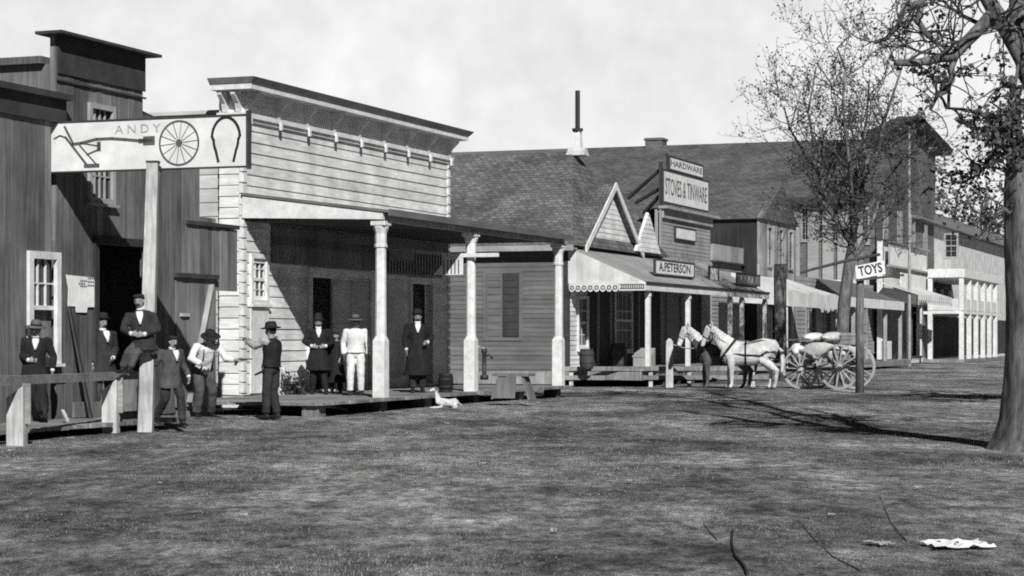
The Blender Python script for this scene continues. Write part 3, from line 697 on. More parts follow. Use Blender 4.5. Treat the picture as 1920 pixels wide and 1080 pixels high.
x = WW(1230, qm); mb = MB(); mb.box(x - .55, x + .55, qm - .5, qm + .5, qr - .6, qr + .45); mb.box(x - .62, x + .62, qm - .57, qm + .57, qr + .3, qr + .42); part('chimney', mb, m_brick, rf)
# flag pole
fp = MB(); p = S(1705, 2.5); fp.tube([(2.5, p, 0), (2.5, p, 6), (2.5, p, Z(236, p, 2.5))], [.09, .075, .05], 10); solo('flagpole', fp, m_grey_paint, 'tall bare pale flagpole in front of the brick hall', 'flagpole', 2.5, p)

# ================================================================ H, L: low shops under awnings
h0, h1 = S(1493, 0), S(1660, 0)
hb = thing('awning_shop', 'long low shop with a grey porch roof beyond the pale gable', 'shop', 0, h0)
hz = Z(517, h0, 0)
hh = [(h0 + 2, h0 + 4, .8, 3), (h0 + 6, h0 + 7.4, .4, 3.1), (h0 + 10, h0 + 13, .8, 3), (h0 + 15.5, h0 + 17, .4, 3.1), (h0 + 19, h0 + 21.5, .8, 3)]
mb = MB(); shell(mb, front(0), h0, h1, 0, hz, hh, th=.15); mb.box(-10, -.8, h0, h1 - .1, 0, hz - .2); lap(mb, front(0), h0, h1, .3, hz, .2, hh); part('shop_front', mb, m_drab_siding, hb)
for h in hh: window(hb, front(.02), *h, fw=.12, cols=3, rows=3, mframe=m_boardwall)
mb = MB(); a, b = S(1574, 2.6), S(1690, 2.6); mb.hexa([(.03, S(1530, 0), hz - .1), (2.7, a, 3.15), (2.7, b, 3.15), (.03, b, hz - .1)], [(.03, S(1530, 0), hz), (2.7, a, 3.27), (2.7, b, 3.27), (.03, b, hz)]); po = part('porch_roof', mb, m_grey_siding, hb)
mb = MB(); mb.box(2.705, 2.75, a, b, 2.85, 3.28); part('fascia', mb, m_white_paint, po)
for px_ in (1600, 1660, 1688): x = S(px_, 2.5); mb = MB(); mb.box(2.42, 2.58, x - .08, x + .08, .3, 3.14); part('post', mb, m_grey_paint, hb)
mb = MB(); mb.box(.05, 2.9, h0, b + 1, .1, .35); part('walk', mb, m_deck, hb)
wa_ = thing('canvas_awning', 'broad white canvas awning over the dark shop opening behind the wagon', 'awning', 0, S(1479, 0), 3)
a, b = S(1477, 2.4), S(1573, 2.4); zt = hz + .15; n = 8; mb = MB()
for k in range(n):
    x0, x1 = a + (b - a) * k / n, a + (b - a) * (k + 1) / n; j = lambda q: .05 * math.sin(q * 2.1)
    mb.hexa([(.1, x0, zt - .4), (2.4, x0, 3.3 + j(k)), (2.4, x1, 3.3 + j(k + 1)), (.1, x1, zt - .4)], [(.1, x0, zt - .37), (2.4, x0, 3.33 + j(k)), (2.4, x1, 3.33 + j(k + 1)), (.1, x1, zt - .37)])
part('canopy', mb, m_canvas, wa_)
mb = MB()
for k in range(24):
    x0 = a + (b - a) * k / 24; x1 = a + (b - a) * (k + 1) / 24; j0_ = .05 * math.sin(k / 3 * 2.1)
    mb.hexa([(2.405, x0, 2.72 + random.uniform(-.2, .12) * (k > 13)), (2.43, x0, 2.72), (2.43, x1, 2.72 + random.uniform(-.2, .12) * (k > 13)), (2.405, x1, 2.72)], [(2.405, x0, 3.33 + j0_), (2.43, x0, 3.33 + j0_), (2.43, x1, 3.33 + j0_), (2.405, x1, 3.33 + j0_)])
mb.hexa([(.1, a - .02, 2.9), (2.4, a - .02, 2.75), (2.4, a, 2.75), (.1, a, 2.9)], [(.1, a - .02, zt - .37), (2.4, a - .02, 3.3), (2.4, a, 3.3), (.1, a, zt - .37)])
part('valance', mb, m_canvas, wa_)
for x in (a + .1, b - .1): mb = MB(); mb.box(2.3, 2.38, x - .04, x + .04, .3, 3.2); part('pole', mb, m_white_paint, wa_)

l0, l1 = S(1655, .6), S(1738, .6)
lb = thing('white_front_shop', 'small shop with a white painted false front below the flagpole', 'shop', .6, l0)
mb = MB(); shell(mb, front(.6), l0, l1, 0, Z(452, l0, .6), [(S(1702, .6), S(1728, .6), .4, 3.3)], th=.3); mb.box(-9, -.3, l0, l1, 0, 4.6); part('false_front', mb, m_white_paint, lb)
mb = MB(); mb.box(.55, 1.0, l0, l1, Z(500, l0, .6), Z(496, l0, .6)); mb.box(.58, .8, l0, l1, Z(452, l0, .6), Z(449, l0, .6)); part('ledge', mb, m_grey_paint, lb)
mb = MB(); shell(mb, front(.63), l0, l1, .3, 3.4, [(S(1700, .63), S(1730, .63), .4, 3.3)], th=.02, d=.0); part('lower_wall', mb, m_midboard, lb)
board('shop_sign', 'square white board with a grey rim on the white false front', 'sign', S(1668, .9), S(1706, .9), Z(499, l0, .9), Z(460, l0, .9), .9, frame_m=m_grey_paint)
board('shop_sign', 'long white board above the dark doorway at the foot of the flagpole', 'sign', S(1690, 1.2), S(1736, 1.2), Z(549, S(1690, 1.2), 1.2), Z(511, S(1690, 1.2), 1.2), 1.2, frame_m=None)
aa, ab = S(1722, 3), S(1785, 3); aw2 = thing('scalloped_awning', 'white scalloped awning beside the balcony of the hotel', 'awning', .8, aa, 3)
mb = MB(); mb.hexa([(.8, aa, 4.4), (3, aa, 3.7), (3, ab, 3.7), (.8, ab, 4.4)], [(.8, aa, 4.44), (3, aa, 3.74), (3, ab, 3.74), (.8, ab, 4.44)]); part('canopy', mb, m_canvas, aw2)
mb = MB(); n = 16
for k in range(n): x0 = aa + (ab - aa) * k / n; x1 = aa + (ab - aa) * (k + .8) / n; mb.hexa([(3.005, x0, 3.45), (3.03, x0, 3.45), (3.03, x1, 3.25), (3.005, x1, 3.25)], [(3.005, x0, 3.74), (3.03, x0, 3.74), (3.03, x1, 3.74), (3.005, x1, 3.74)])
part('valance', mb, m_canvas, aw2)
ms = thing('low_annex', 'dark open fronted annex between the white false front and the hotel', 'shop', -.5, l1 + .3)
mb = MB(); mb.box(-9, -.5, l1 + .2, S(1800, -.5), 0, 4.9); part('annex_wall', mb, m_dark_board, ms)
for k in range(5):
    x = l1 + 1 + k * 2.6; mb = MB(); mb.box(-.49, -.4, x, x + .25, .2, 4); part('upright', mb, m_boardwall, ms)

# ================================================================ G: white hotel with the balcony
g0 = S(1803, 3.2); wl = WW(1741, g0)
gz = lambda y: Z(y, g0, 3.2)
hz_f, hz_b, hz_t = gz(588), gz(560), gz(520)
ho = thing('white_hotel', 'white two storey hotel with a posted balcony in the far right distance', 'hotel', 0, g0)
ge = S(1874, 3.2)
mb = MB(); gh = [(WW(1763, g0), WW(1783, g0), gz(478), gz(437))]
shell(mb, nearside(g0 + 2.2), wl - 12, 0, 0, gz(405), gh, th=.2); lap(mb, nearside(g0 + 2.2), wl - 12, 0, .3, gz(405), .25, gh, lo=.025)
shell(mb, front(0), g0 + 2.2, ge + 70, 0, gz(405), th=.2); mb.box(wl - 12, -.3, g0 + 2.9, ge + 70, 0, gz(405) - .1); part('wall', mb, m_white_siding, ho)
window(ho, nearside(g0 + 2.2), *gh[0], fw=.12, cols=2, rows=4, mframe=m_grey_paint)
mb = MB(); zt = gz(405); mb.hexa([(wl - 12.3, g0 + 1.9, zt), (.6, g0 + 1.9, zt), (.6, ge + 70, zt), (wl - 12.3, ge + 70, zt)], [(wl - 8, g0 + 8, zt + 2.4), (-4, g0 + 8, zt + 2.4), (-4, ge + 66, zt + 2.4), (wl - 8, ge + 66, zt + 2.4)]); part('roof', mb, m_midboard, ho)
bl = MB()
bl.box(wl, 3.3, g0 - .1, g0 + 2.2, hz_f, hz_f + .18); bl.box(.05, 3.3, g0 + 2.2, ge, hz_f, hz_f + .18); bo = part('balcony', bl, m_white_paint, ho)
mb = MB(); mb.box(wl, 3.4, g0 - .2, g0 + 2.2, hz_t, hz_t + .5); mb.box(.05, 3.4, g0 + 2.2, ge, hz_t, hz_t + .5); part('balcony_roof', mb, m_white_paint, ho)
mb = MB(); tbox(mb, nearside(g0 - .08), wl, 3.3, hz_f + .2, hz_b, -.06, 0); mb.box(3.24, 3.3, g0, ge, hz_f + .2, hz_b); part('railing', mb, m_canvas, bo)
posts = [(3.2, g0)] + [(3.2, S(p, 3.2)) for p in (1817, 1830, 1843, 1855, 1866)] + [(wl + .1, g0)]
for w_, s_ in posts:
    mb = MB(); mb.box(w_ - .13, w_ + .13, s_ - .13, s_ + .13, .2, hz_f); mb.box(w_ - .13, w_ + .13, s_ - .13, s_ + .13, hz_f + .18, hz_t); part('post', mb, m_white_paint, ho)
mb = MB(); mb.box(wl - .2, 3.4, g0 - .3, g0 + 2.2, 0, .2); mb.box(.05, 3.4, g0 + 2.2, ge, 0, .2); part('walk', mb, m_deck, ho)
mb = MB(); shell(mb, front(.03), g0 + 2.3, ge + 60, .25, hz_f - .05, th=.02, d=0); vboards(mb, front(.03), g0 + 2.3, ge + 60, .25, hz_f - .05, .4); vboards(mb, front(.03), g0 + 2.3, ge, hz_f + .2, hz_t, .4); part('balcony_shade_boards', mb, m_dark_trim, ho)  # dark boards paint in the shade behind the balcony posts
for a in range(5): u = g0 + 3 + a * 3.2; mb = MB(); tbox(mb, front(.06), u, u + 1.2, hz_f + .3, hz_t - .4, .003, .04); part('shutter', mb, m_drab_siding, ho)
# ================================================================ GROUND
def gz_(x, y):
    b = .035 * noise.noise(V((x * .18, y * .12, 0))) + .012 * noise.noise(V((x * .9, y * .7, 3)))
    f = max(0, min(1, (y - 8) / 6)); return b * f - .02 + .13 * math.exp(-((x + 5.45) ** 2 + (y - 36.4) ** 2) / 1.1)
def axis(lo, hi, step, far):
    a = list(np.arange(lo, hi, step)); l = []; v = step
    p = lo
    while p > -far: v *= 1.5; p -= v; l.append(p)
    r = []; v = step; p = hi
    while p < far: v *= 1.5; p += v; r.append(p)
    return l[::-1] + a + r
xs = axis(-14, 24, .25, 3000); ys = axis(6, 70, .3, 3500)
gm = MB(); nx = len(xs)
gm.v = [V((x, y, gz_(x, y) if -20 < x < 40 and y < 90 else -.02)) for y in ys for x in xs]
gm.f = [(j * nx + i, j * nx + i + 1, (j + 1) * nx + i + 1, (j + 1) * nx + i) for j in range(len(ys) - 1) for i in range(nx - 1)]
gm.mi = [0] * len(gm.f)
def ground_mat():
    m = bpy.data.materials.new('dirt and dry grass'); m.use_nodes = True; nt = m.node_tree; N = nt.nodes; L = nt.links
    b = N['Principled BSDF']; b.inputs['Roughness'].default_value = .95; b.inputs['Specular IOR Level'].default_value = .1
    tc = N.new('ShaderNodeTexCoord')
    def nz(sc, det, scale=(1, 1, 1), rot=0, ro=.6):
        mp = N.new('ShaderNodeMapping'); mp.inputs['Scale'].default_value = scale; mp.inputs['Rotation'].default_value = (0, 0, rot); L.new(tc.outputs['Object'], mp.inputs[0])
        n = N.new('ShaderNodeTexNoise'); n.inputs['Scale'].default_value = sc; n.inputs['Detail'].default_value = det; n.inputs['Roughness'].default_value = ro
        L.new(mp.outputs[0], n.inputs['Vector']); return n.outputs['Fac']
    def rng(s, a, c, lo, hi):
        r = N.new('ShaderNodeMapRange'); r.inputs[1].default_value = a; r.inputs[2].default_value = c; r.inputs[3].default_value = lo; r.inputs[4].default_value = hi; L.new(s, r.inputs[0]); return r.outputs[0]
    def mul(x, y):
        q = N.new('ShaderNodeMath'); q.operation = 'MULTIPLY'; L.new(x, q.inputs[0]); L.new(y, q.inputs[1]); return q.outputs[0]
    big = rng(nz(.28, 6, (1, .55, 1), .35), .38, .62, .5, 1.65)
    mid = rng(nz(1.5, 8, (1, .7, 1), .2, .75), .36, .64, .5, 1.6)
    fine = rng(nz(7, 8, (1, .45, 1), 0, .8), .36, .64, .3, 1.9)
    grit = rng(nz(48, 3), .38, .62, .5, 1.6)
    v = mul(mul(mul(mul(big, mid), rng(nz(1.1, 6, (1, .22, 1), -1.05, .7), .36, .64, .68, 1.4)), fine), grit)
    k = N.new('ShaderNodeMath'); k.operation = 'MULTIPLY'; k.inputs[1].default_value = .24; L.new(v, k.inputs[0])
    cb = N.new('ShaderNodeCombineColor')
    for i in range(3): L.new(k.outputs[0], cb.inputs[i])
    L.new(cb.outputs[0], b.inputs['Base Color'])
    bp = N.new('ShaderNodeBump'); bp.inputs['Strength'].default_value = .8; bp.inputs['Distance'].default_value = .04
    L.new(mul(fine, grit), bp.inputs['Height']); L.new(bp.outputs[0], b.inputs['Normal'])
    return m
wsolo('ground', gm, ground_mat(), None, None, (0, 0, 0), kind='structure', smooth=True)

# dry grass: uncountable, one object
m_grass = mat('dry grass', .2, .4, (2, 2, 2), .45, .5, .75, coord='Object')
rng_ = np.random.default_rng(5)
def grass(n, ymin, ymax, hmin, hmax, xpad):
    y = 1 / (rng_.uniform(1 / ymax, 1 / ymin, n)); x = rng_.uniform(-1, 1, n) * (.25 * y + xpad)
    keep = np.array([noise.noise(V((a * .5 + 9, b * .28, 1))) + .5 * noise.noise(V((a * 1.7, b * 1.1, 7))) > rng_.uniform(-.25, .5) for a, b in zip(x, y)])
    sx_ = (x - A.x) * D2.x + (y - A.y) * D2.y; ss_ = (x - A.x) * D1.x + (y - A.y) * D1.y
    keep &= ~((sx_ < 3.6) & (ss_ > -1.5)) & ~(sx_ < 3.7)
    return x[keep], y[keep], hmin, hmax
X, Y, Hh = [], [], []
for args in ((200000, 11, 30, .005, .021, 1.5), (100000, 22, 48, .01, .032, 2), (26000, 42, 75, .015, .04, 4)):
    x, y, a, b = grass(*args); X.append(x); Y.append(y); Hh.append(rng_.uniform(a, b, len(x)))
X, Y, Hh = np.concatenate(X), np.concatenate(Y), np.concatenate(Hh)
n = len(X); ang = rng_.uniform(0, 6.283, n); lean = rng_.uniform(-.9, .9, (2, n)) * Hh; wd = Hh * rng_.uniform(.1, .2, n)
ZZ = np.array([gz_(a, b) for a, b in zip(X, Y)])
vt = np.zeros((n, 3, 3), np.float32)
vt[:, 0] = np.stack([X - wd * np.cos(ang), Y - wd * np.sin(ang), ZZ - .005], 1); vt[:, 1] = np.stack([X + wd * np.cos(ang), Y + wd * np.sin(ang), ZZ - .005], 1)
vt[:, 2] = np.stack([X + lean[0], Y + lean[1], ZZ + Hh], 1)
def trimesh(name, vt, m):
    n = len(vt); k = vt.shape[1]; me = bpy.data.meshes.new(name); me.vertices.add(n * k); me.loops.add(n * k); me.polygons.add(n)
    me.vertices.foreach_set('co', vt.reshape(-1).astype(np.float32)); me.loops.foreach_set('vertex_index', np.arange(n * k, dtype=np.int32))
    me.polygons.foreach_set('loop_start', np.arange(0, n * k, k, dtype=np.int32)); me.polygons.foreach_set('loop_total', np.full(n, k, np.int32)); me.update(calc_edges=True); me.validate()
    me.materials.append(m); return me
go = bpy.data.objects.new('dry_grass', trimesh('dry_grass', vt, m_grass)); COL.objects.link(go); tag(go, 'short dry grass scattered over the open ground', 'grass', kind='stuff')

# ================================================================ HANGING SIGN AND ITS POST, HITCHING RAIL
sg0 = S(93, WF); sl = 3.62
sn = thing('trade_sign', 'long white board painted with a plough, a cartwheel and a horseshoe', 'sign', WF, sg0, 4.19)
sz0, sz1 = 4.2, 4.99
mb = MB(); mb.box(WF + .02, WF + sl, sg0 - .03, sg0 + .03, sz0, sz1); part('board', mb, m_sign, sn)
mb = MB(); mb.box(WF + sl, WF + sl + .045, sg0 - .05, sg0 + .05, sz0 - .05, sz1 + .08); mb.box(WF, WF + sl, sg0 - .045, sg0 + .045, sz1, sz1 + .025); mb.box(WF, WF + sl, sg0 - .045, sg0 + .045, sz0 - .025, sz0); part('rim', mb, m_dark_trim, sn)
y_ = sg0 - .034
def sp_(u, v): return V((WF + sl * u, y_, sz0 + (sz1 - sz0) * v))      # 0..1 on the board
def stroke(mb, pts, wd):
    for p, q in zip(pts, pts[1:]):
        a, b = sp_(*p), sp_(*q); t = (b - a).normalized(); nrm = V((-t.z, 0, t.x)) * wd / 2; a -= t * wd * .3; b += t * wd * .3
        mb.hexa([a - nrm, a + nrm, a + nrm + V((0, -.005, 0)), a - nrm + V((0, -.005, 0))], [b - nrm, b + nrm, b + nrm + V((0, -.005, 0)), b - nrm + V((0, -.005, 0))])
mb = MB()
stroke(mb, [(.085, .92), (.13, .56)], .035); stroke(mb, [(.09, .70), (.2, .12)], .035); stroke(mb, [(.16, .54), (.25, .12)], .022); stroke(mb, [(.19, .1), (.26, .1)], .06)
stroke(mb, [(.125, .55), (.17, .57), (.25, .64), (.33, .64), (.4, .61), (.48, .57), (.53, .57)], .045); stroke(mb, [(.2, .33), (.265, .43), (.265, .55)], .025); stroke(mb, [(.262, .42), (.262, .56)], .07)
stroke(mb, [(.17, .57), (.26, .5)], .02); stroke(mb, [(.03, .68), (.06, .74), (.09, .70)], .025); stroke(mb, [(.47, .57), (.5, .57)], .07); stroke(mb, [(.5, .57), (.535, .57)], .14)
part('plough_picture', mb, m_ink_grey, sn)
mb = MB(); cx = WF + sl * .668; cz = sz0 + .395; mb.disc_ring((cx, y_ - .002, cz), (1, 0, 0), (0, 0, 1), .335, .365, .005, 40); mb.disc_ring((cx, y_ - .002, cz), (1, 0, 0), (0, 0, 1), .002, .06, .006, 16)
for k in range(14):
    a = 2 * math.pi * k / 14 + .1; d = V((math.cos(a), 0, math.sin(a))); mb.bar(V((cx, y_ - .002, cz)) + d * .07, V((cx, y_ - .002, cz)) + d * .335, .009, .004, up=V((0, 1, 0)))
part('wheel_picture', mb, m_ink_grey, sn)
mb = MB(); hx = WF + sl * .9
pts = []
for k in range(25):
    t = -.62 + (math.pi + 1.24) * k / 24; r = .25
    x, z = r * math.cos(t), .35 * math.sin(t)
    if k in (0, 24): pass
    pts.append(((hx + x * (1 - .12 * (z < 0)) - WF) / sl, .56 + z / (sz1 - sz0) * .95))
pts = [(pts[0][0] - .012, .1)] + pts + [(pts[-1][0] + .012, .1)]
stroke(mb, pts, .042); part('horseshoe_picture', mb, m_ink, sn)
text_part('lettering', 'A N D Y', .2, m_faded, sn, (WF + sl * .46, y_ - .001, sz0 + .64), (1, 0, 0), (0, 0, 1), stretch=1.15, ext=.002)
# leaning pale post
b = at(273, 806, 33.35); t = at(287, 304, 33.0)
mb = MB(); dx = V((.115, 0, 0)); dy = V((0, .1, 0)); q = V((0, 0, 0)); t_ = t - b
mb.hexa([V((-.115, -.1, -.1)), V((.115, -.1, -.1)), V((.115, .1, -.1)), V((-.115, .1, -.1))], [t_ + V((-.09, -.09, 0)), t_ + V((.09, -.09, 0)), t_ + V((.09, .09, 0)), t_ + V((-.09, .09, 0))])
root = wthing('sign_post', 'tall pale squared timber post holding up the painted trade sign', 'post', (b.x, b.y, 0)); part('timber', mb, m_post_wood, root)
mb = MB(); c = t_; mb.box(c.x - .1, c.x + .1, c.y - .1, c.y + .1, c.z, c.z + .03); mb.box(c.x - .09, c.x + .09, c.y - .02, c.y + .3, c.z - .12, c.z - .04); part('cap_plate', mb, m_dark_wood, root)
# hitching rail
p0, p1 = ground_at(32, 28.8), ground_at(208, 33.0)
hr = wthing('hitching_rail', 'long grey timber hitching rail on two thick posts in the left foreground', 'hitching rail', p0)
u = (p1 - p0); un = u.normalized(); tip = u + un * 1.35
mb = MB(); a = -un * 4 + V((0, 0, .93)); mb.bar(a, tip + V((0, 0, .87)), .15, .125); part('rail', mb, m_rail_wood, hr)
for q in (V((0, 0, 0)), u):
    x = V((un.y, -un.x, 0))
    mb = MB(); lo = [q + x * .12 * i + un * .09 * j + V((0, 0, -.1)) for i, j in ((-1, -1), (1, -1), (1, 1), (-1, 1))]
    hi = [q + x * .12 * i + un * .09 * j + V((0, 0, .83 if i > 0 else .66)) for i, j in ((-1, -1), (1, -1), (1, 1), (-1, 1))]
    mb.hexa(lo, hi); part('post', mb, m_post_wood, hr)
    mb = MB(); mb.bar(q + x * .135 + V((0, 0, .3)), q + x * .135 + V((0, 0, .86)), .03, .12); part('cleat', mb, m_rail_wood, hr)

# ================================================================ PEOPLE
def limb(mb, pts, rs, n=10, xa=(1, 0, 0)):
    """smooth tapered limb through joints"""
    P = [V(p) for p in pts]; out = []
    for i in range(len(P) - 1):
        for k in range(4):
            f = k / 4; out.append((P[i].lerp(P[i + 1], f), rs[i] + (rs[i + 1] - rs[i]) * f))
    out.append((P[-1], rs[-1])); mb.loft([(p, r, r) for p, r in out], xa=xa, n=n)
    for p, r in zip(P[1:-1], rs[1:-1]): mb.ball(p, r * 1.02, r * 1.02, r * 1.02, 10, 6)
def hand(mb, wr, d, palm, curl=.5, side=1):
    """five separate fingers; d: pointing direction, palm: palm normal, side: where the thumb sits"""
    wr, d, palm = V(wr), V(d).normalized(), V(palm); palm = (palm - d * palm.dot(d)).normalized(); x = d.cross(palm) * side
    mb.loft([(wr - d * .01, .028, .02), (wr + d * .03, .038, .017), (wr + d * .085, .042, .016)], xa=x, n=10)
    for i, ln in enumerate((.068, .078, .072, .058)):
        r0 = wr + d * .08 + x * (.031 - .0207 * i); a = curl * .6; d1_ = (d * math.cos(a) + palm * math.sin(a)); d2_ = (d * math.cos(a * 2.2) + palm * math.sin(a * 2.2))
        mb.tube([r0, r0 + d1_ * ln * .5, r0 + d1_ * ln * .5 + d2_ * ln * .5], [.0095, .009, .007], 6)
    r0 = wr + d * .025 + x * .034; mb.tube([r0, r0 + x * .022 + d * .03 + palm * .012, r0 + x * .022 + d * .06 + palm * .024], [.012, .0105, .0085], 6)
def person(label, loc, face, J=None, sc=1.0, coat=m_suit, coat_len=.72, pants=m_suit2, shirt=True, hat='bowler', skin=m_skin, hatm=m_felt, coatless=False, vest=None, shirt_m=m_shirt, beard=False, open_coat=True, fat=1.0, belt=False, curl=.6):
    """face: compass direction faced as an angle from +Y (180 looks at the camera); +x is the person's right"""
    root = wthing('person', label, 'person', loc, rad(-face), sc=sc)
    g = dict(pel=(0, 0, .93), chest=(0, .0, 1.27), neck=(0, -.005, 1.46), head=(0, .015, 1.585), look=(0, 1, -.05),
             shR=(.19, 0, 1.415), elR=(.255, -.03, 1.13), wrR=(.245, .06, .87), hdR=(0, .1, -1), paR=(-1, 0, 0),
             shL=(-.19, 0, 1.415), elL=(-.255, -.03, 1.13), wrL=(-.245, .06, .87), hdL=(0, .1, -1), paL=(1, 0, 0),
             hpR=(.095, 0, .9), knR=(.11, .03, .49), anR=(.12, -.02, .085), ftR=(.04, 1, 0),
             hpL=(-.095, 0, .9), knL=(-.11, .03, .49), anL=(-.12, -.02, .085), ftL=(-.04, 1, 0))
    g.update(J or {}); g = {k: V(v) for k, v in g.items()}
    pel, ch, nk, hd = g['pel'], g['chest'], g['neck'], g['head']
    lk = g['look'].normalized(); sideX = (g['shR'] - g['shL']).normalized(); up = (hd - nk).normalized(); hx_ = lk.cross(up).normalized(); up = hx_.cross(lk)
    def hp(x, y, z): return hd + hx_ * x + lk * y + up * z
    # body -----------------------------------------------------------
    mb = MB(); xa = sideX
    mb.loft([(pel - (ch - pel).normalized() * .08, .12, .1), (pel, .165, .115), (pel.lerp(ch, .45), .14, .1), (ch, .165, .115), (ch.lerp(nk, .55), .17, .1), (ch.lerp(nk, .85), .1, .075), (nk, .06, .06), (nk.lerp(hd, .5), .055, .058)], xa=xa, n=14)
    mb.loft([(hp(0, .035, -.115), .03, .03), (hp(0, .02, -.095), .05, .06), (hp(0, .005, -.05), .064, .083), (hp(0, 0, 0), .072, .094), (hp(0, -.004, .05), .073, .097), (hp(0, -.008, .09), .058, .08), (hp(0, -.01, .115), .025, .035)], xa=hx_, n=14)
    mb.loft([(hp(0, .088, .022), .009, .008), (hp(0, .098, -.005), .012, .012), (hp(0, .105, -.025), .016, .015), (hp(0, .088, -.034), .012, .01)], xa=hx_, n=8)
    for s in (-1, 1): mb.loft([(hp(.07 * s, -.005, -.028), .01, .016), (hp(.08 * s, -.008, .0), .013, .024), (hp(.076 * s, -.01, .024), .01, .014)], xa=hx_, n=8)
    mb.loft([(hp(-.03, .082, .03), .01, .008), (hp(0, .09, .032), .01, .008), (hp(.03, .082, .03), .01, .008)], xa=up, n=6)
    mb.loft([(hp(-.02, .08, -.066), .006, .006), (hp(0, .088, -.064), .007, .006), (hp(.02, .08, -.066), .006, .006)], xa=up, n=6)
    for s in 'RL':
        sd_ = 1 if s == 'R' else -1
        limb(mb, [g['sh' + s], g['el' + s], g['wr' + s]], [.058, .043, .03]); hand(mb, g['wr' + s], g['hd' + s], g['pa' + s], curl, side=sd_)
        limb(mb, [g['hp' + s], g['kn' + s], g['an' + s]], [.085, .058, .04])
        f = g['ft' + s].normalized(); an = g['an' + s]; mb.loft([(an - f * .05 - V((0, 0, .045)), .03, .03), (an + f * .03 - V((0, 0, .05)), .038, .03), (an + f * .15 - V((0, 0, .065)), .035, .018)], xa=f.cross(V((0, 0, 1))), n=8)
    fuse('body', mb, skin, root, .0085, 1)
    for s in (-1, 1): mb = MB(); mb.ball(hp(.03 * s, .084, .014), .011, .008, .008, 8, 6); part('eye', mb, m_eye, root, True)
    # hair, beard and hat --------------------------------------------
    mb = MB(); mb.loft([(hp(0, -.035, -.06), .066, .06), (hp(0, -.03, -.01), .078, .078), (hp(0, -.022, .05), .08, .09), (hp(0, -.015, .1), .062, .078), (hp(0, -.012, .124), .025, .03)], xa=hx_, n=14); fuse('hair', mb, m_hair, root, .012, 1)
    if beard:
        mb = MB(); mb.loft([(hp(0, .06, -.16), .03, .025), (hp(0, .06, -.12), .05, .04), (hp(0, .045, -.075), .066, .055), (hp(0, .02, -.04), .07, .05)], xa=hx_, n=12); fuse('beard', mb, m_hair, root, .011, 1)
    else:
        mb = MB(); mb.loft([(hp(-.038, .08, -.056), .008, .008), (hp(0, .1, -.046), .011, .009), (hp(.038, .08, -.056), .008, .008)], xa=up, n=6); part('moustache', mb, m_hair, root, True)
    hb_ = hp(0, -.008, .062)
    if hat:
        H_ = MB(); brim, crown, fl = {'bowler': (.135, .115, .02), 'slouch': (.175, .11, -.015), 'tall': (.14, .16, .01), 'cap': (.1, .06, 0)}[hat]
        def ring(r1, r2, h): return (hb_ + up * h, r1, r2)
        H_.loft([ring(.086, .104, -.008), ring(brim * .96, brim * 1.08, fl - .006), ring(brim, brim * 1.12, fl), ring(brim * .97, brim * 1.08, fl + .008), ring(.092, .112, .012), ring(.09, .11, crown * .45), ring(.082, .1, crown * .8), ring(.06, .075, crown * .97), ring(.02, .03, crown)], xa=hx_, n=20, level=False)
        rs = []
        ho_ = part('hat', H_, hatm, root, True)
        b_ = MB(); b_.loft([ring(.0945, .1145, .016), ring(.0935, .1135, .045)], xa=hx_, n=20); part('hatband', b_, m_felt if hatm != m_felt else m_suit2, ho_, True)
    # trousers, boots --------------------------------------------------
    mb = MB(); k = fat
    mb.loft([(pel - V((0, 0, .1)), .11 * k, .1 * k), (pel, .178 * k, .135 * k), (pel.lerp(ch, .3), .16 * k, .125 * k), (pel.lerp(ch, .42), .15 * k, .115 * k)], xa=xa, n=14)
    for s in 'RL':
        limb(mb, [g['hp' + s], g['kn' + s], g['an' + s] + (g['kn' + s] - g['an' + s]).normalized() * .02], [.108 * k, .084 * k, .075 * k])
    fuse('trousers', mb, pants, root, .016, 3, .03)
    for s in 'RL':
        f = g['ft' + s].normalized(); an = g['an' + s]; mb = MB(); sx2 = f.cross(V((0, 0, 1)))
        mb.loft([(an + V((0, 0, .06)), .052, .055), (an, .048, .056), (an - V((0, 0, .03)), .044, .06)], xa=sx2, n=10)
        mb.loft([(an - f * .075 - V((0, 0, .052)), .032, .03), (an - f * .02 - V((0, 0, .046)), .043, .04), (an + f * .08 - V((0, 0, .052)), .047, .034), (an + f * .16 - V((0, 0, .062)), .045, .024), (an + f * .2 - V((0, 0, .068)), .025, .014)], xa=sx2, n=10)
        fuse('boot', mb, m_boot, root, .012, 1)
    # upper clothes ------------------------------------------------------
    def torso(mb, e, hem=None, flare=0):
        L_ = [(pel.lerp(ch, .1), .172 + e, .128 + e), (pel.lerp(ch, .5), .155 + e, .12 + e), (ch, .182 + e, .132 + e), (ch.lerp(nk, .5), .185 + e, .115 + e), (ch.lerp(nk, .78), .13 + e, .088 + e), (nk.lerp(ch, .06), .07 + e * .6, .068 + e * .6)]
        if hem is not None:
            ax = (pel - ch).normalized(); dn = V((0, 0, -1)).lerp(ax, .4).normalized()
            L_ = [(pel + dn * hem, .195 + e + flare, .15 + e + flare), (pel + dn * hem * .5, .186 + e + flare * .5, .142 + e + flare * .4)] + L_
        mb.loft(L_, xa=xa, n=16)
    def sleeves(mb, e, upto=1.0):
        for s in 'RL':
            wr = g['el' + s].lerp(g['wr' + s], upto); limb(mb, [g['sh' + s], g['el' + s], wr], [.062 + e, .05 + e, .041 + e])
            mb.ball(g['sh' + s] - V((0, 0, .03)), .058 + e, .07 + e, .055 + e, 10, 6)
    fwd = sideX.cross((nk - ch).normalized()) * -1
    if fwd.dot(lk) < -.5: fwd = -fwd
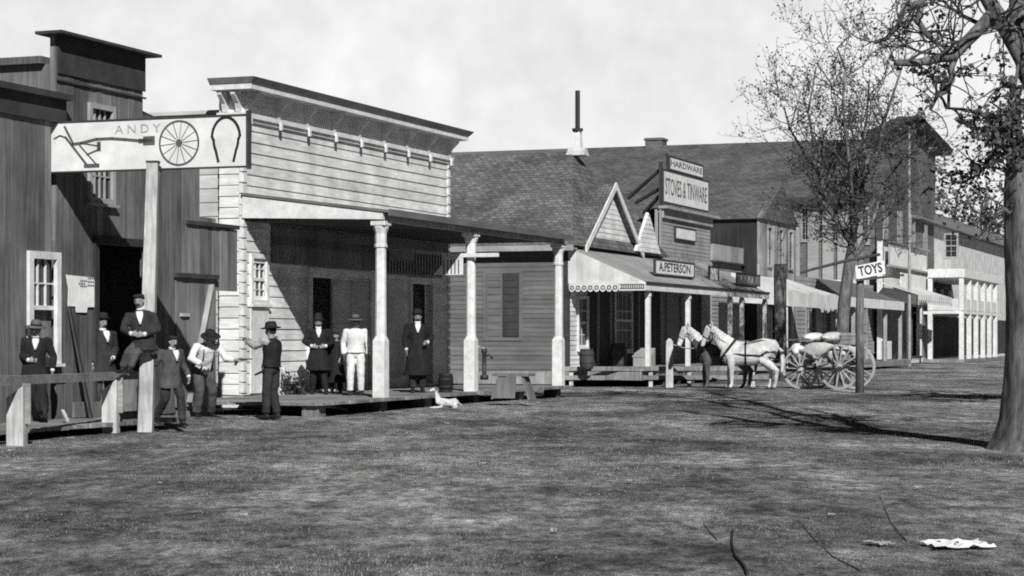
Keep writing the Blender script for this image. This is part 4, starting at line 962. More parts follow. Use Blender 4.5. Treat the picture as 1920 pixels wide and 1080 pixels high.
    if coatless:
        mb = MB(); torso(mb, .012); sleeves(mb, .014, .97); fuse('shirt', mb, shirt_m, root, .015, 3, .03)
        if vest:
            mb = MB(); torso(mb, .03, .0); fuse('waistcoat', mb, vest, root, .015, 3, .015)
        else:
            mb = MB()
            for s in 'RL':
                h = (g['sh' + s] - nk) * .5
                mb.loft([(pel.lerp(ch, .3) + h * 1.0 + fwd * .155, .018, .006), (ch + h + fwd * .158, .018, .006), (ch.lerp(nk, .75) + h + fwd * .11, .018, .006), (nk.lerp(ch, .1) + h + V((0, 0, .035)), .018, .006), (ch.lerp(nk, .5) + h - fwd * .14, .018, .006)], xa=xa, n=6)
            part('braces', mb, m_suit3, root, True)
    else:
        hem = max(.05, .93 - coat_len) if coat_len < .9 else .05
        mb = MB(); torso(mb, .026, hem, .03 + .05 * (hem > .3)); sleeves(mb, .016, .93); fuse('coat', mb, coat, root, .015, 3, .028)
        if shirt:
            mb = MB(); c0_ = ch.lerp(nk, .02)
            for v, hw_ in ((0, .008), (.3, .03), (.6, .052), (.82, .058), (.97, .052)):
                c = ch.lerp(nk, v - .12) ; dpt = .158 - .055 * v * v
                mb.v += [c + xa * hw_ * i + fwd * (dpt + (.012 if i == 0 else 0) + .012) for i in (-1, -.5, 0, .5, 1)]
            for j in range(4):
                for i in range(4): q = j * 5 + i; mb.f.append((q, q + 1, q + 6, q + 5)); mb.mi.append(0)
            o = part('shirt_front', mb, shirt_m, root, True); md = o.modifiers.new('t', 'SOLIDIFY'); md.thickness = .03; md.offset = -1
            mb = MB(); mb.loft([(nk - up * .012 + lk * .005, .07, .072), (nk + up * .035 + lk * .008, .066, .068)], xa=xa, n=14); part('collar', mb, shirt_m, root, True)
            for s in 'RL':
                mb = MB(); d = (g['wr' + s] - g['el' + s]).normalized(); mb.loft([(g['wr' + s] - d * .03, .046, .04), (g['wr' + s] + d * .015, .044, .038)], xa=V((0, 1, .3)), n=10); part('cuff', mb, shirt_m, root, True)
    if belt:
        mb = MB(); c = pel.lerp(ch, .2); mb.loft([(c - V((0, 0, .025)), .19, .148), (c + V((0, 0, .025)), .188, .146)], xa=xa, n=18); part('belt', mb, m_sack, root, True)
    return root
def revolver(label, loc, yaw, pitch=0.0):
    mb = MB(); mb.tube([(0, 0, .0), (0, .2, 0)], .011, 8); mb.tube([(0, -.03, -.002), (0, .035, -.002)], .024, 8); mb.box(-.01, .01, -.06, .04, -.03, .012)
    mb.loft([(V((0, -.05, .0)), .013, .02), (V((0, -.075, -.05)), .015, .022), (V((0, -.105, -.11)), .016, .026)], xa=(1, 0, 0), n=8); mb.bar((0, .0, -.035), (0, -.04, -.06), .008, .008)
    o = wsolo('revolver', mb, m_iron, label, 'revolver', loc, 0, smooth=False); o.rotation_euler = (pitch, 0, yaw); return o

gp = ground_at
# 1 man lounging below the shed window
person('man in a dark suit and a pale banded hat lounging below the shed window', at(67, 783, 33.0), 165, dict(
    pel=(.02, -.12, .86), chest=(.01, -.14, 1.2), neck=(0, -.12, 1.38), head=(.0, -.07, 1.5), look=(.25, 1, -.12), shR=(.19, -.13, 1.34), shL=(-.19, -.13, 1.34),
    elR=(.29, -.12, 1.08), wrR=(.12, .05, .98), hdR=(-1, .3, 0), paR=(0, -1, 0), elL=(-.3, -.14, 1.05), wrL=(-.28, -.02, .8), hdL=(0, .2, -1),
    hpR=(.11, -.12, .84), hpL=(-.08, -.12, .84), knR=(.06, .1, .48), anR=(-.1, .12, .085), knL=(-.1, .08, .46), anL=(-.14, .28, .085)), sc=.93, hat='slouch', hatm=m_felt_pale, coat=m_suit, pants=m_suit)
# 2 man at the doorway
b2 = W(WF + .05, S(187, WF), .16)
person('man with a white shirt front standing half in the black doorway', b2, 140, dict(elL=(-.24, .02, 1.13), wrL=(-.08, .22, .98), hdL=(.6, .6, -.4)), sc=1.0, coat=m_suit2, pants=m_suit3, coat_len=.62)
# 3 man perched on the end of the rail against the post
s3 = at(268, 700, 33.0)
person('man perched with his boots on the rail end and his back against the pale post', s3, 178, dict(
    pel=(.0, -.05, .50), chest=(.03, -.09, .86), neck=(.05, -.07, 1.07), head=(.07, -.03, 1.2), look=(.15, 1, -.05), shR=(.235, -.08, .99), shL=(-.145, -.08, .99),
    elR=(.33, -.05, .74), wrR=(.17, .14, .66), hdR=(-1, .2, -.1), paR=(0, -1, 0), elL=(-.24, -.05, .73), wrL=(-.04, .15, .65), hdL=(1, .2, -.1), paL=(0, -1, 0),
    hpR=(.1, -.04, .49), hpL=(-.06, -.04, .49), knR=(.24, .12, .33), anR=(.32, .06, .09), ftR=(.5, 1, 0), knL=(.1, .14, .32), anL=(.2, .12, .09), ftL=(.4, 1, 0)), sc=.95, fat=.86, coat=m_suit2, pants=m_suit3, hat='cap', coat_len=.8)
# 4 boy striding right
person('boy in a grey jacket and cap striding away from the pale post', at(320, 798, 33.4), 140, dict(
    pel=(0, 0, .92), chest=(0, .04, 1.26), neck=(0, .05, 1.45), head=(0, .09, 1.575), elR=(.3, -.05, 1.18), wrR=(.42, .05, 1.38), hdR=(.5, .3, .5), elL=(-.27, .02, 1.14), wrL=(-.3, .16, .92),
    knR=(.12, .0, .5), anR=(.14, -.32, .14), ftR=(0, 1, -.25), knL=(-.1, .2, .53), anL=(-.1, .26, .085)), sc=.85, coat=m_suit3, pants=m_suit2, hat='cap', coat_len=.72)
# 5 hunched man in a white shirt holding a revolver
l5 = gp(385, 36.4, .09)
person('hunched man in a white shirt pointing a revolver to the right', l5, 150, dict(
    pel=(0, -.1, .88), chest=(0, .06, 1.2), neck=(0, .17, 1.35), head=(0, .27, 1.44), look=(-.4, 1, -.35), shR=(.2, .12, 1.33), shL=(-.2, .12, 1.33),
    elR=(.33, .12, 1.08), wrR=(.2, .3, .98), hdR=(-1, .3, 0), paR=(0, -1, 0), elL=(-.3, .25, 1.08), wrL=(-.42, .38, 1.05), hdL=(-1, .5, 0), paL=(0, 0, -1),
    hpR=(.1, -.1, .86), hpL=(-.1, -.1, .86), knR=(.14, .08, .48), anR=(.17, .0, .085), knL=(-.15, -.02, .47), anL=(-.2, -.22, .085)), sc=.96, coatless=True, fat=1.08, pants=m_suit3, hat='slouch', shirt_m=m_shirt)
M5 = Matrix.Translation(l5) @ Matrix.Rotation(rad(-150), 4, 'Z') @ Matrix.Scale(.96, 4)
q = M5 @ V((-.52, .43, 1.07)); revolver('revolver in the hand of the man in the white shirt', q, rad(-86))
# 6 man in waistcoat aiming left
l6 = gp(509, 38.2); f6 = -62
person('man in a dark waistcoat and black hat aiming a revolver to the left', l6, f6, dict(
    chest=(0, -.02, 1.27), neck=(.0, .0, 1.46), look=(-.1, 1, -.08), elR=(.2, .26, 1.38), wrR=(.09, .5, 1.4), hdR=(0, 1, 0), paR=(-1, 0, 0), elL=(-.2, .22, 1.3), wrL=(-.05, .45, 1.37), hdL=(.2, 1, 0), paL=(1, 0, 0),
    anR=(.09, -.06, .085), anL=(-.1, .05, .085)), sc=1.02, coatless=True, vest=m_suit, shirt_m=m_shirt2, pants=m_suit2, hat='slouch', belt=True, fat=1.04)
M6 = Matrix.Translation(l6) @ Matrix.Rotation(rad(-f6), 4, 'Z') @ Matrix.Scale(1.02, 4)
q = M6 @ V((.085, .64, 1.42)); revolver('revolver raised by the man in the dark waistcoat', q, rad(-f6))
q = M6 @ V((-.23, .02, .86)); mb = MB(); mb.loft([(V((0, 0, .09)), .035, .03), (V((.0, .0, 0)), .03, .026), (V((-.03, .16, -.07)), .02, .018)], n=8); mb.loft([(V((0, -.02, .08)), .016, .022), (V((0, -.06, .15)), .018, .026)], n=8); o = wsolo('holster', mb, m_boot, 'dark leather holster with a pistol butt at the hip of the man in the waistcoat', 'holster', q, rad(-f6), smooth=True)
# on the deck
DZ = .256
def deck(px, D): 
    p = gp(px, D); return V((p.x, p.y, DZ))
person('man in a black frock coat with both hands at his waist beside the dark shutters', deck(597, 45.6), 172, dict(elR=(.31, .0, 1.17), wrR=(.15, .16, 1.06), hdR=(-1, .3, -.1), paR=(0, -1, 0), elL=(-.31, .0, 1.17), wrL=(-.15, .16, 1.06), hdL=(1, .3, -.1), paL=(0, -1, 0), anR=(.13, .0, .085), anL=(-.16, .1, .085)), sc=.985, coat_len=.52, coat=m_suit, pants=m_suit, hat='tall')
person('boy in black standing close beside the man in the frock coat', deck(630, 45.9), 195, dict(elR=(.25, .05, 1.15), wrR=(.18, .2, .95), elL=(-.25, .05, 1.15), wrL=(-.18, .2, .95)), sc=.8, coat=m_suit, pants=m_suit, coat_len=.3, shirt=False, hat='cap')
person('dark skinned man in white clothes and a grey hat by the near column', deck(667, 44.3), 178, dict(elR=(.27, -.02, 1.13), wrR=(.25, .06, .88), elL=(-.27, -.03, 1.13), wrL=(-.27, .06, .88), anR=(.12, .02, .085)), sc=.985, coatless=True, vest=m_shirt, shirt_m=m_shirt, pants=m_shirt, hat='slouch', hatm=m_felt_pale, skin=m_skin_dark, fat=1.0)
person('man in a long black overcoat standing in front of the far open door', deck(783, 46.8), 175, dict(elR=(.27, .0, 1.13), wrR=(.24, .12, .9), elL=(-.29, .02, 1.15), wrL=(-.2, .2, 1.05), hdL=(.5, .5, -.2), anR=(.1, .02, .085), anL=(-.1, .0, .085)), sc=1.07, coat_len=.36, coat=m_suit, pants=m_suit2, hat='bowler', beard=False)

# ================================================================ DOG
dg = wthing('dog', 'white dog with a dark head lying on the ground before the porch', 'dog', at(838, 766, 43.4), rad(112), sc=.68)
mb = MB()
mb.loft([(V((0, -.36, .16)), .06, .08), (V((0, -.28, .18)), .11, .14), (V((0, -.05, .17)), .1, .12), (V((0, .15, .19)), .11, .14), (V((0, .27, .24)), .09, .12), (V((0, .31, .36)), .065, .08), (V((0, .34, .46)), .055, .06), (V((0, .36, .54)), .05, .055)], n=14)
for s in (-1, 1):
    limb(mb, [(.1 * s, .2, .16), (.12 * s, .22, .06), (.11 * s, .46, .03)], [.055, .035, .025], 8); mb.ball((.11 * s, .48, .025), .03, .04, .022)
    limb(mb, [(.1 * s, -.24, .14), (.17 * s, -.08, .12), (.18 * s, -.26, .05), (.19 * s, -.12, .025)], [.08, .06, .03, .022], 8)
mb.loft([(V((0, .31, .57)), .06, .06), (V((0, .38, .6)), .078, .078), (V((0, .44, .585)), .062, .062), (V((0, .52, .555)), .042, .04), (V((0, .57, .55)), .03, .028)], n=12)
mb.loft([(V((0, -.38, .17)), .025, .025), (V((.06, -.52, .08)), .02, .02), (V((.14, -.6, .03)), .01, .01)], n=8)
fuse('body', mb, m_horse_white, dg, .012, 2)
mb = MB(); mb.loft([(V((0, .32, .475)), .062, .06), (V((0, .4, .5)), .076, .07), (V((0, .46, .485)), .058, .052)], n=12)
for s in (-1, 1): mb.loft([(V((.045 * s, .37, .55)), .03, .012), (V((.085 * s, .385, .52)), .032, .014), (V((.095 * s, .4, .45)), .016, .008)], xa=(0, 1, 0), n=8)
for v_ in mb.v: v_.z += .115; v_.y -= .02
fuse('dark_mask', mb, m_dog_mask, dg, .012, 1)
mb = MB(); mb.ball((0, .575, .56), .016, .012, .012, 8, 6); part('nose', mb, m_eye, dg, True)

# ================================================================ HORSES
def horse(label, loc, face, coat, white_head, sc=1.0, head_turn=0.0, dark_legs=False):
    r = wthing('horse', label, 'horse', loc, rad(-face), sc=sc); mb = MB()
    mb.loft([(V((0, -.86, 1.1)), .1, .16), (V((0, -.78, 1.13)), .23, .3), (V((0, -.5, 1.13)), .3, .36), (V((0, -.1, 1.03)), .31, .35), (V((0, .3, 1.04)), .285, .36), (V((0, .58, 1.09)), .24, .35), (V((0, .74, 1.14)), .14, .22)], n=18)
    mb.loft([(V((0, .5, 1.2)), .17, .3), (V((0, .68, 1.36)), .125, .24), (V((0, .86, 1.55)), .095, .18), (V((0, 1.0, 1.7)), .08, .14), (V((0, 1.06, 1.77)), .07, .11)], n=14)
    t = head_turn
    mb.loft([(V((0, 1.0, 1.82)), .075, .09), (V((.0 + t * .1, 1.12, 1.76)), .095, .125), (V((t * .25, 1.2, 1.58)), .08, .1), (V((t * .38, 1.27, 1.38)), .058, .07), (V((t * .44, 1.3, 1.28)), .06, .065), (V((t * .46, 1.31, 1.23)), .04, .04)], n=14)
    for s in (-1, 1):
        mb.loft([(V((.055 * s, 1.02, 1.86)), .028, .022), (V((.065 * s, 1.03, 1.93)), .03, .02), (V((.06 * s, 1.05, 2.0)), .006, .006)], n=8)
        limb(mb, [(.15 * s, .52, 1.05), (.15 * s, .47, .82), (.145 * s, .5 + .05 * s, .47), (.14 * s, .5 + .05 * s, .16), (.14 * s, .55 + .05 * s, .06)], [.16, .12, .07, .048, .058], 10)
        limb(mb, [(.15 * s, -.58, 1.1), (.17 * s, -.46, .86), (.15 * s, -.76 + .08 * s, .54), (.15 * s, -.72 + .08 * s, .16), (.15 * s, -.67 + .08 * s, .06)], [.22, .165, .075, .05, .058], 10)
    fuse('body', mb, coat, r, .02, 2)
    for s in (-1, 1):
        for y in (.56 + .05 * s, -.66 + .08 * s):
            h = MB(); h.loft([(V((.145 * s, y + .02, .0)), .065, .075), (V((.145 * s, y, .075)), .05, .055)], n=10); part('hoof', h, m_hoof, r, True)
    mb = MB()
    for k in range(9): f = k / 8; c = V((0, .52 + .5 * f, 1.5 + .36 * f - .06 * math.sin(f * 3))); mb.loft([(c + V((0, 0, .03)), .02, .05), (c + V((-.09, .0, -.05)), .03, .06), (c + V((-.13, .02, -.2)), .015, .04)], xa=(0, 1, 0), n=8)
    fuse('mane', mb, m_horse_white if white_head else m_horse_dark, r, .02, 1)
    mb = MB(); mb.loft([(V((0, -.86, 1.22)), .04, .04), (V((0, -.98, 1.1)), .06, .06), (V((.01, -1.0, .8)), .075, .07), (V((.02, -.97, .5)), .03, .03)], n=10); fuse('tail', mb, m_horse_white if coat == m_horse_white else m_horse_dark, r, .018, 1)
    if white_head and coat != m_horse_white:
        mb = MB(); mb.loft([(V((0, .8, 1.5)), .112, .2), (V((0, .96, 1.66)), .098, .165), (V((0, 1.05, 1.77)), .09, .13)], n=14); mb.loft([(V((0, 1.0, 1.83)), .082, .097), (V((t * .1, 1.12, 1.76)), .103, .132), (V((t * .25, 1.2, 1.58)), .088, .107), (V((t * .38, 1.27, 1.38)), .065, .077), (V((t * .44, 1.303, 1.28)), .066, .07)], n=14)
        fuse('pale_face', mb, m_horse_white, r, .018, 1)
    mb = MB()                                                        # harness
    def band(c, rx, ry, wd, nrm): 
        c = V(c); nrm = V(nrm).normalized(); mb.loft([(c - nrm * wd / 2, rx, ry), (c + nrm * wd / 2, rx, ry)], n=18)
    band((0, .52, 1.2), .265, .42, .07, (0, .75, .55)); band((0, .05, 1.04), .315, .37, .05, (0, 1, 0))
    for s in (-1, 1): mb.tube([(.2 * s, .6, 1.05), (.32 * s, .1, 1.0), (.32 * s, -.45, .98), (.28 * s, -.95, .85)], .022, 6); mb.tube([(.24 * s, .1, 1.32), (.2 * s, -.4, 1.42), (.05 * s, -.8, 1.38)], .014, 6)
    part('harness', mb, m_boot, r, True)
    mb = MB(); c = V((t * .3, 1.225, 1.51)); mb.loft([(c - V((0, .006, -.01)), .09, .108), (c + V((0, .006, -.01)), .089, .106)], n=14); mb.loft([(V((0, 1.03, 1.8)), .105, .14), (V((0, 1.045, 1.775)), .105, .14)], n=14); part('bridle', mb, m_boot, r, True)
    for s in (-1, 1): mb = MB(); mb.ball((.088 * s + t * .15, 1.16, 1.74), .016, .02, .02, 8, 6); part('eye', mb, m_eye, r, True)
    return r
HD = 60.0
hl = at(1402, 727, HD); hl.z = -.01
horse('white harnessed horse standing side on in front of the wagon', hl, -80, m_horse_white, True, sc=1.0)
h2 = at(1355, 724, HD + .9); h2.z = -.01
horse('dark horse with a white face on the far side of the white horse', h2, -84, m_horse_dark, True, sc=.98, head_turn=-.15)

# ================================================================ WAGON WITH SACKS
cl = gp(1552, 60.8)
hd_ = V((-.83, .56, 0)).normalized(); cyaw = math.atan2(-hd_.x, hd_.y)
ct_ = wthing('wagon', 'open wooden wagon on tall spoked wheels loaded with sacks behind the horses', 'wagon', cl, cyaw)
m_wheel = mat('wheel wood', .4, .3, (6, 6, 6), .15, 2, coord='Object')
for yc, R_ in ((.61, .57), (-.61, .64)):
    for s in (-1, 1):
        x = .52 * s; mb = MB(); mb.disc_ring((x, yc, R_), (0, 1, 0), (0, 0, 1), R_ - .05, R_, .05, 36); wh = part('wheel', mb, m_wheel, ct_)
        mb = MB(); mb.disc_ring((x, yc, R_), (0, 1, 0), (0, 0, 1), R_ + .001, R_ + .014, .055, 36); part('tyre', mb, m_tin, wh)
        mb = MB(); mb.tube([(x - .12, yc, R_), (x - .06, yc, R_), (x + .06, yc, R_), (x + .12, yc, R_)], [.06, .09, .09, .06], 12); part('hub', mb, m_wheel, wh)
        for k in range(14):
            a = 2 * math.pi * k / 14 + .1 * yc; d = V((0, math.cos(a), math.sin(a))); mb = MB(); mb.bar(V((x, yc, R_)) + d * .08, V((x, yc, R_)) + d * (R_ - .045), .036, .03); part('spoke', mb, m_wheel, wh)
    mb = MB(); mb.tube([(-.58, yc, R_), (.58, yc, R_)], .04, 8); part('axle', mb, m_dark_wood, ct_)
mb = MB()
for k in range(4): x = -.4 + k * .2; mb.box(x, x + .19, -1.0, 1.1, .78, .82)
mb.box(-.38, .38, -.75, -.63, .705, .778); mb.box(-.38, .38, .63, .75, .705, .778); part('bed', mb, m_deck, ct_)
for s in (-1, 1):
    mb = MB()
    for j in range(2): mb.box(.41 * s - .02, .41 * s + .02, -1.0, 1.1, .83 + j * .17, .98 + j * .17)
    for y in (-.9, 0, 1.0): mb.box(.44 * s - .009, .44 * s + .02, y - .03, y + .03, .75, 1.14)
    part('side_boards', mb, m_rail_wood, ct_)
mb = MB(); mb.box(-.4, .4, 1.105, 1.14, .83, 1.2); part('front_board', mb, m_dark_wood, ct_)
mb = MB(); mb.bar((0, .85, .68), (-.55, 3.3, .7), .08); mb.bar((-.65, 1.85, .72), (.35, 2.05, .72), .06); part('tongue', mb, m_rail_wood, ct_)
def sack(label, pos, rot, dims, m=m_sack):
    mb = MB(); a, b, c = dims
    mb.loft([(V((0, -a, c * .75)), b * .55, c * .35), (V((0, -a * .85, c * .8)), b * .85, c * .8), (V((0, -a * .3, c)), b * 1.02, c * 1.03), (V((.02, a * .3, c * .97)), b, c), (V((0, a * .8, c * .85)), b * .8, c * .75), (V((0, a * .93, c * .9)), b * .3, c * .3), (V((0, a * 1.1, c * .95)), b * .42, c * .28)], n=14)
    o = wsolo('sack', mb, m, label, 'sack', pos, rot, group='sacks on the wagon', smooth=True); return o
RC = Matrix.Translation(cl) @ Matrix.Rotation(cyaw, 4, 'Z')
sack('plump pale sack at the front of the wagon load', RC @ V((-.1, .8, .83)), cyaw + 1.6, (.42, .28, .27), m_shirt)
sack('grey sack hanging over the near side of the wagon between the wheels', RC @ V((-.24, .1, .84)), cyaw + .05, (.58, .26, .28), m_sack)
sack('grey sack on the far side of the wagon under the white one', RC @ V((.24, .1, .83)), cyaw + .05, (.56, .2, .26), m_sack)
sack('white sack lying on top of the wagon load', RC @ V((-.05, .4, 1.35)), cyaw + 1.5, (.48, .24, .14), m_shirt)
sack('pale bundle heaped behind the white sack at the top of the load', RC @ V((-.05, -.2, 1.35)), cyaw + 1.3, (.42, .25, .15), m_sack)
sack('grey sack at the tail of the wagon', RC @ V((-.05, -.72, .83)), cyaw + 1.5, (.4, .24, .22), m_sack)
plk = MB(); plk.bar((-.1, -.9, 0), (0, 1.2, .0), .16, .04)
wsolo('plank', plk, m_midboard, 'grey plank laid along the top of the wagon load', 'plank', RC @ V((-.3, 0, 1.42)), cyaw)
mb = MB(); mb.box(-.2, .2, -.22, .22, 0, .36)
for z_ in (.06, .3): mb.box(-.215, .215, -.235, .235, z_ - .03, z_ + .03)
wsolo('crate', mb, m_boardwall, 'small upright wooden crate standing at the tail of the wagon', 'crate', RC @ V((.05, -.7, 1.27)), cyaw)

# ================================================================ POSTS, BARRELS AND LOOSE THINGS
b = gp(1255, 62.0); mb = MB(); mb.hexa([V((-.11, -.11, -.1)), V((.11, -.11, -.1)), V((.11, .11, -.1)), V((-.11, .11, -.1))], [V((-.1, -.1, 1.36)), V((.1, -.1, 1.36)), V((.1, .1, 1.36)), V((-.1, .1, 1.36))]); mb.hexa([V((-.1, -.1, 1.36)), V((.1, -.1, 1.36)), V((.1, .1, 1.36)), V((-.1, .1, 1.36))], [V((-.03, -.03, 1.46)), V((.03, -.03, 1.46)), V((.03, .03, 1.46)), V((-.03, .03, 1.46))])
hp_ = wthing('hitching_post', 'pale square hitching post in front of the horses', 'post', (b.x, b.y, 0)); part('timber', mb, m_post_wood, hp_)
mb = MB(); mb.tube([(.1, 0, 1.28), (.5, .1, 1.16), (.9, .2, 1.17)], .018, 6); part('tie_rope', mb, m_rail_wood, hp_)
hr2 = wthing('low_rail', 'low double rail of grey boards running behind the pale hitching post', 'rail', gp(1250, 62.6))
mb = MB(); a_ = V((-3.2, -.2, 0)); b_ = V((3.3, .5, 0))
for z in (.28, .55): mb2 = MB(); mb2.bar(a_ + V((0, 0, z)), b_ + V((0, 0, z)), .05, .13); part('rail_board', mb2, m_deck, hr2)
for f in (.05, .42, .6, .9): p = a_.lerp(b_, f) + V((0, .05, 0)); mb2 = MB(); mb2.box(p.x - .06, p.x + .06, p.y, p.y + .08, -.05, .62); part('rail_post', mb2, m_post_wood, hr2)
w5 = 3.6; s5 = S(1463, w5); mb = MB(); n = 12; rs = []
for j, z in enumerate((-.1, .5, 1.5, 2.6, 3.6, 4.15)): rs.append([(w5 + (.23 + random.uniform(-.02, .02)) * math.cos(2 * math.pi * k / n), s5 + (.23 + random.uniform(-.02, .02)) * math.sin(2 * math.pi * k / n), z) for k in range(n)])
mb.rings(rs); solo('tree_stump', mb, m_bark, 'thick dark topped tree trunk standing at the end of the long porch', 'tree trunk', w5, s5, smooth=True)
# slatted box, trough, barrel, pump near the porch
tr = wthing('mounting_block', 'weathered plank mounting block with splayed ends at the edge of the porch', 'mounting block', at(963, 748, 45.6), rad(-18)); ORI[tr] = V((0, 0, 0))
mb = MB(); mb.box(-.42, .42, -.24, .24, .5, .56); part('top_board', mb, m_midboard, tr)
for s in (-1, 1): mb = MB(); mb.hexa([V((.3 * s + .1 * s, -.24, 0)), V((.35 * s + .1 * s, -.24, 0)), V((.35 * s + .1 * s, .24, 0)), V((.3 * s + .1 * s, .24, 0))], [V((.24 * s, -.2, .498)), V((.29 * s, -.2, .498)), V((.29 * s, .2, .498)), V((.24 * s, .2, .498))]); part('end_board', mb, m_midboard, tr)
mb = MB(); mb.hexa([V((-.4, -.235, .02)), V((.1, -.235, .02)), V((.1, -.2, .02)), V((-.4, -.2, .02))], [V((-.28, -.215, .49)), V((.12, -.215, .49)), V((.12, -.18, .49)), V((-.28, -.18, .49))]); part('front_board', mb, m_midboard, tr)
def barrel(label, loc, r, h, m=m_dark_wood, grp=None):
    b = wthing('barrel', label, 'barrel', loc, group=grp); mb = MB(); mb.tube([(0, 0, 0), (0, 0, h * .25), (0, 0, h * .5), (0, 0, h * .75), (0, 0, h)], [r * .84, r * .97, r, r * .97, r * .84], 16); part('staves', mb, m, b, True)
    mb = MB()
    for f, k in ((.06, .87), (.3, .985), (.7, .985), (.94, .87)): mb.tube([(0, 0, h * f - .02), (0, 0, h * f + .02)], r * k + .008, 16)
    part('hoops', mb, m_iron, b)
    return b
barrel('dark keg standing on the deck beside the far open door', deck(836, 47.2), .17, .42, m_black)
barrel('dark barrel under the awning beside the white sided wall', W(1.2, S(1100, 1.2), .545), .22, .6)
barrel('barrel in the shade by the first door of the gabled store', W(.7, S(1160, .7), .545), .27, .75)
mb = MB(); mb.hexa([(-.3, -.25, 0), (.3, -.25, 0), (.3, .25, 0), (-.3, .25, 0)], [(-.3, -.25, .35), (.3, -.25, .35), (.3, .25, .6), (-.3, .25, .6)]); mb.box(-.32, .32, -.27, -.25, .3, .37)
wsolo('crate', mb, m_drab_siding, 'slope topped pale crate on the boardwalk of the gabled store', 'crate', W(1.3, S(1208, 1.3), .545), ROT)
ps = wthing('pump', 'dark iron hand pump with a curved handle beside the middle column', 'pump', at(908, 712, 49.6), rad(10))
mb = MB(); mb.tube([(0, 0, 0), (0, 0, .1), (0, 0, .12), (0, 0, .62), (0, 0, .66), (0, 0, .74)], [.1, .1, .05, .05, .075, .06], 10); mb.tube([(0, 0, .58), (.14, 0, .58), (.2, 0, .5)], .03, 8); part('barrel_pipe', mb, m_iron, ps, True)
mb = MB(); mb.tube([(0, 0, .74), (-.12, 0, .8), (-.26, 0, .62), (-.3, 0, .4)], .016, 6); part('handle', mb, m_tin, ps)
bt = MB(); bt.box(-.03, .03, -.75, .75, 0, .09)
# small cross arm; added pale striped board imitates a sunlit sign end
ca = thing('hanging_sign', 'thin arm on the middle column with an added striped board imitating a sunlit sign end', 'sign', PW, S(870, PW), 2.9)
s9 = S(883, PW); mb = MB(); mb.box(PW - .45, PW + .75, s9 - .2, s9 - .15, 3.33, 3.42); part('arm', mb, m_white_paint, ca)
mb = MB(); mb.hexa([(PW - .85, s9 - .2, 2.93), (PW - .12, s9 - .2, 2.93), (PW - .12, s9 - .17, 2.93), (PW - .85, s9 - .17, 2.93)], [(PW - .5, s9 - .2, 3.325), (PW - .12, s9 - .2, 3.325), (PW - .12, s9 - .17, 3.325), (PW - .5, s9 - .17, 3.325)]); hb2 = part('board', mb, m_sign, ca)
for k in range(5): x = PW - .6 + k * .09; mb = MB(); mb.box(x, x + .03, s9 - .206, s9 - .2005, 2.95, 3.28); part('stripe', mb, m_ink_grey, hb2)
mb = MB(); mb.box(.9, 1.5, S(752, 1.2) - .02, S(752, 1.2) + .02, 3.3, 3.62); solo('porch_board', mb, m_drab_siding, 'plain grey board hanging from the ceiling of the columned porch', 'sign', 1.2, S(752, 1.2), 3.3)
# loose planks by the smithy, rubble, papers
def plank(label, p, q, wd, th, m):
    p, q = V(p), V(q); mb = MB(); mb.bar(V((0, 0, 0)), q - p, wd, th); return wsolo('plank', mb, m, label, 'plank', p, 0)
plank('long dark bar leaning against the smithy wall under the poster', W(WF + .45, S(166, WF + .4), .16), W(WF + .06, S(124, WF), 2.0), .16, .03, m_dark_wood)  # dark bar slanting up the wall below the poster
plank('short pale stick propped on the plank walk', at(127, 790, 32.6), at(117, 770, 32.9), .05, .04, m_post_wood)
plank('plank lying on edge along the foot of the smithy wall', W(WF + .2, S(118, WF), .3), W(WF + .2, S(176, WF), .28), .04, .26, m_midboard)
plank('pale board laid across the sill of the black doorway', W(WF + .12, S(186, WF), .3), W(WF + .12, S(252, WF), .3), .1, .1, m_rail_wood)
plank('thick grey board resting on the ground behind the striding boy', W(WF + .4, S(344, WF + .4), .12), W(WF + .4, S(366, WF + .4), .14), .3, .12, m_midboard)
def paper(label, p, sx_, sy_, h=.03, rot=0.0, m=m_paper, grp=None, name='paper_scrap', cat='paper'):
    mb = MB(); n = 8; rr = random.Random(label + str(p[0])); vs_ = [[V((sx_ * (i / n - .5 + rr.uniform(-.05, .05)), sy_ * (j / n - .5 + rr.uniform(-.05, .05)), h * rr.random() + .006)) for i in range(n + 1)] for j in range(n + 1)]
    k = len(mb.v)
    for row in vs_: mb.v += row
    for j in range(n):
        for i in range(n):
            if rr.random() > .07: a = j * (n + 1) + i; mb.f.append((a, a + 1, a + n + 2, a + n + 1)); mb.mi.append(0)
    o = wsolo(name, mb, m, label, cat, (p[0], p[1], gz_(p[0], p[1]) + .012), rot, group=grp); md = o.modifiers.new('t', 'SOLIDIFY'); md.thickness = .004; return o
p = at(1795, 1020, 15.0); paper('large torn white paper lying on the ground at the lower right', (p.x, p.y), .44, .4, .03, .1)
p = at(1645, 1015, 15.1); paper('smaller torn grey paper left of the large one on the ground', (p.x, p.y), .13, .24, .02, .5, m=m_litter)
p = at(45, 781, 31.9); paper('white paper lying on the walk behind the first rail post', (p.x, p.y), .17, .4, .03)
bpy.data.objects[-1] if False else None
LIT = [(1038, 997), (455, 967), (133, 823), (1560, 965), (1720, 916), (1780, 915), (838, 792), (610, 900), (640, 764), (1010, 757), (300, 905), (1690, 705), (1660, 702), (1420, 820), (20, 847), (352, 838), (905, 870), (1180, 905)]
proto = None
for i, (x, y) in enumerate(LIT):
    D = EYE * FPX / (y - YH); q = gp(x, D)
    if proto is None: proto = paper('small pale scrap of litter on the bare ground', (q.x, q.y), .05, .08, .03, 0, m=m_litter, grp='litter on the ground', name='litter_scrap', cat='litter')
    else: o = proto.copy(); COL.objects.link(o); o.location = (q.x, q.y, gz_(q.x, q.y) + .012); o.rotation_euler.z = i * 1.3; o.scale = (.6 + .5 * ((i * 7) % 5) / 4,) * 3
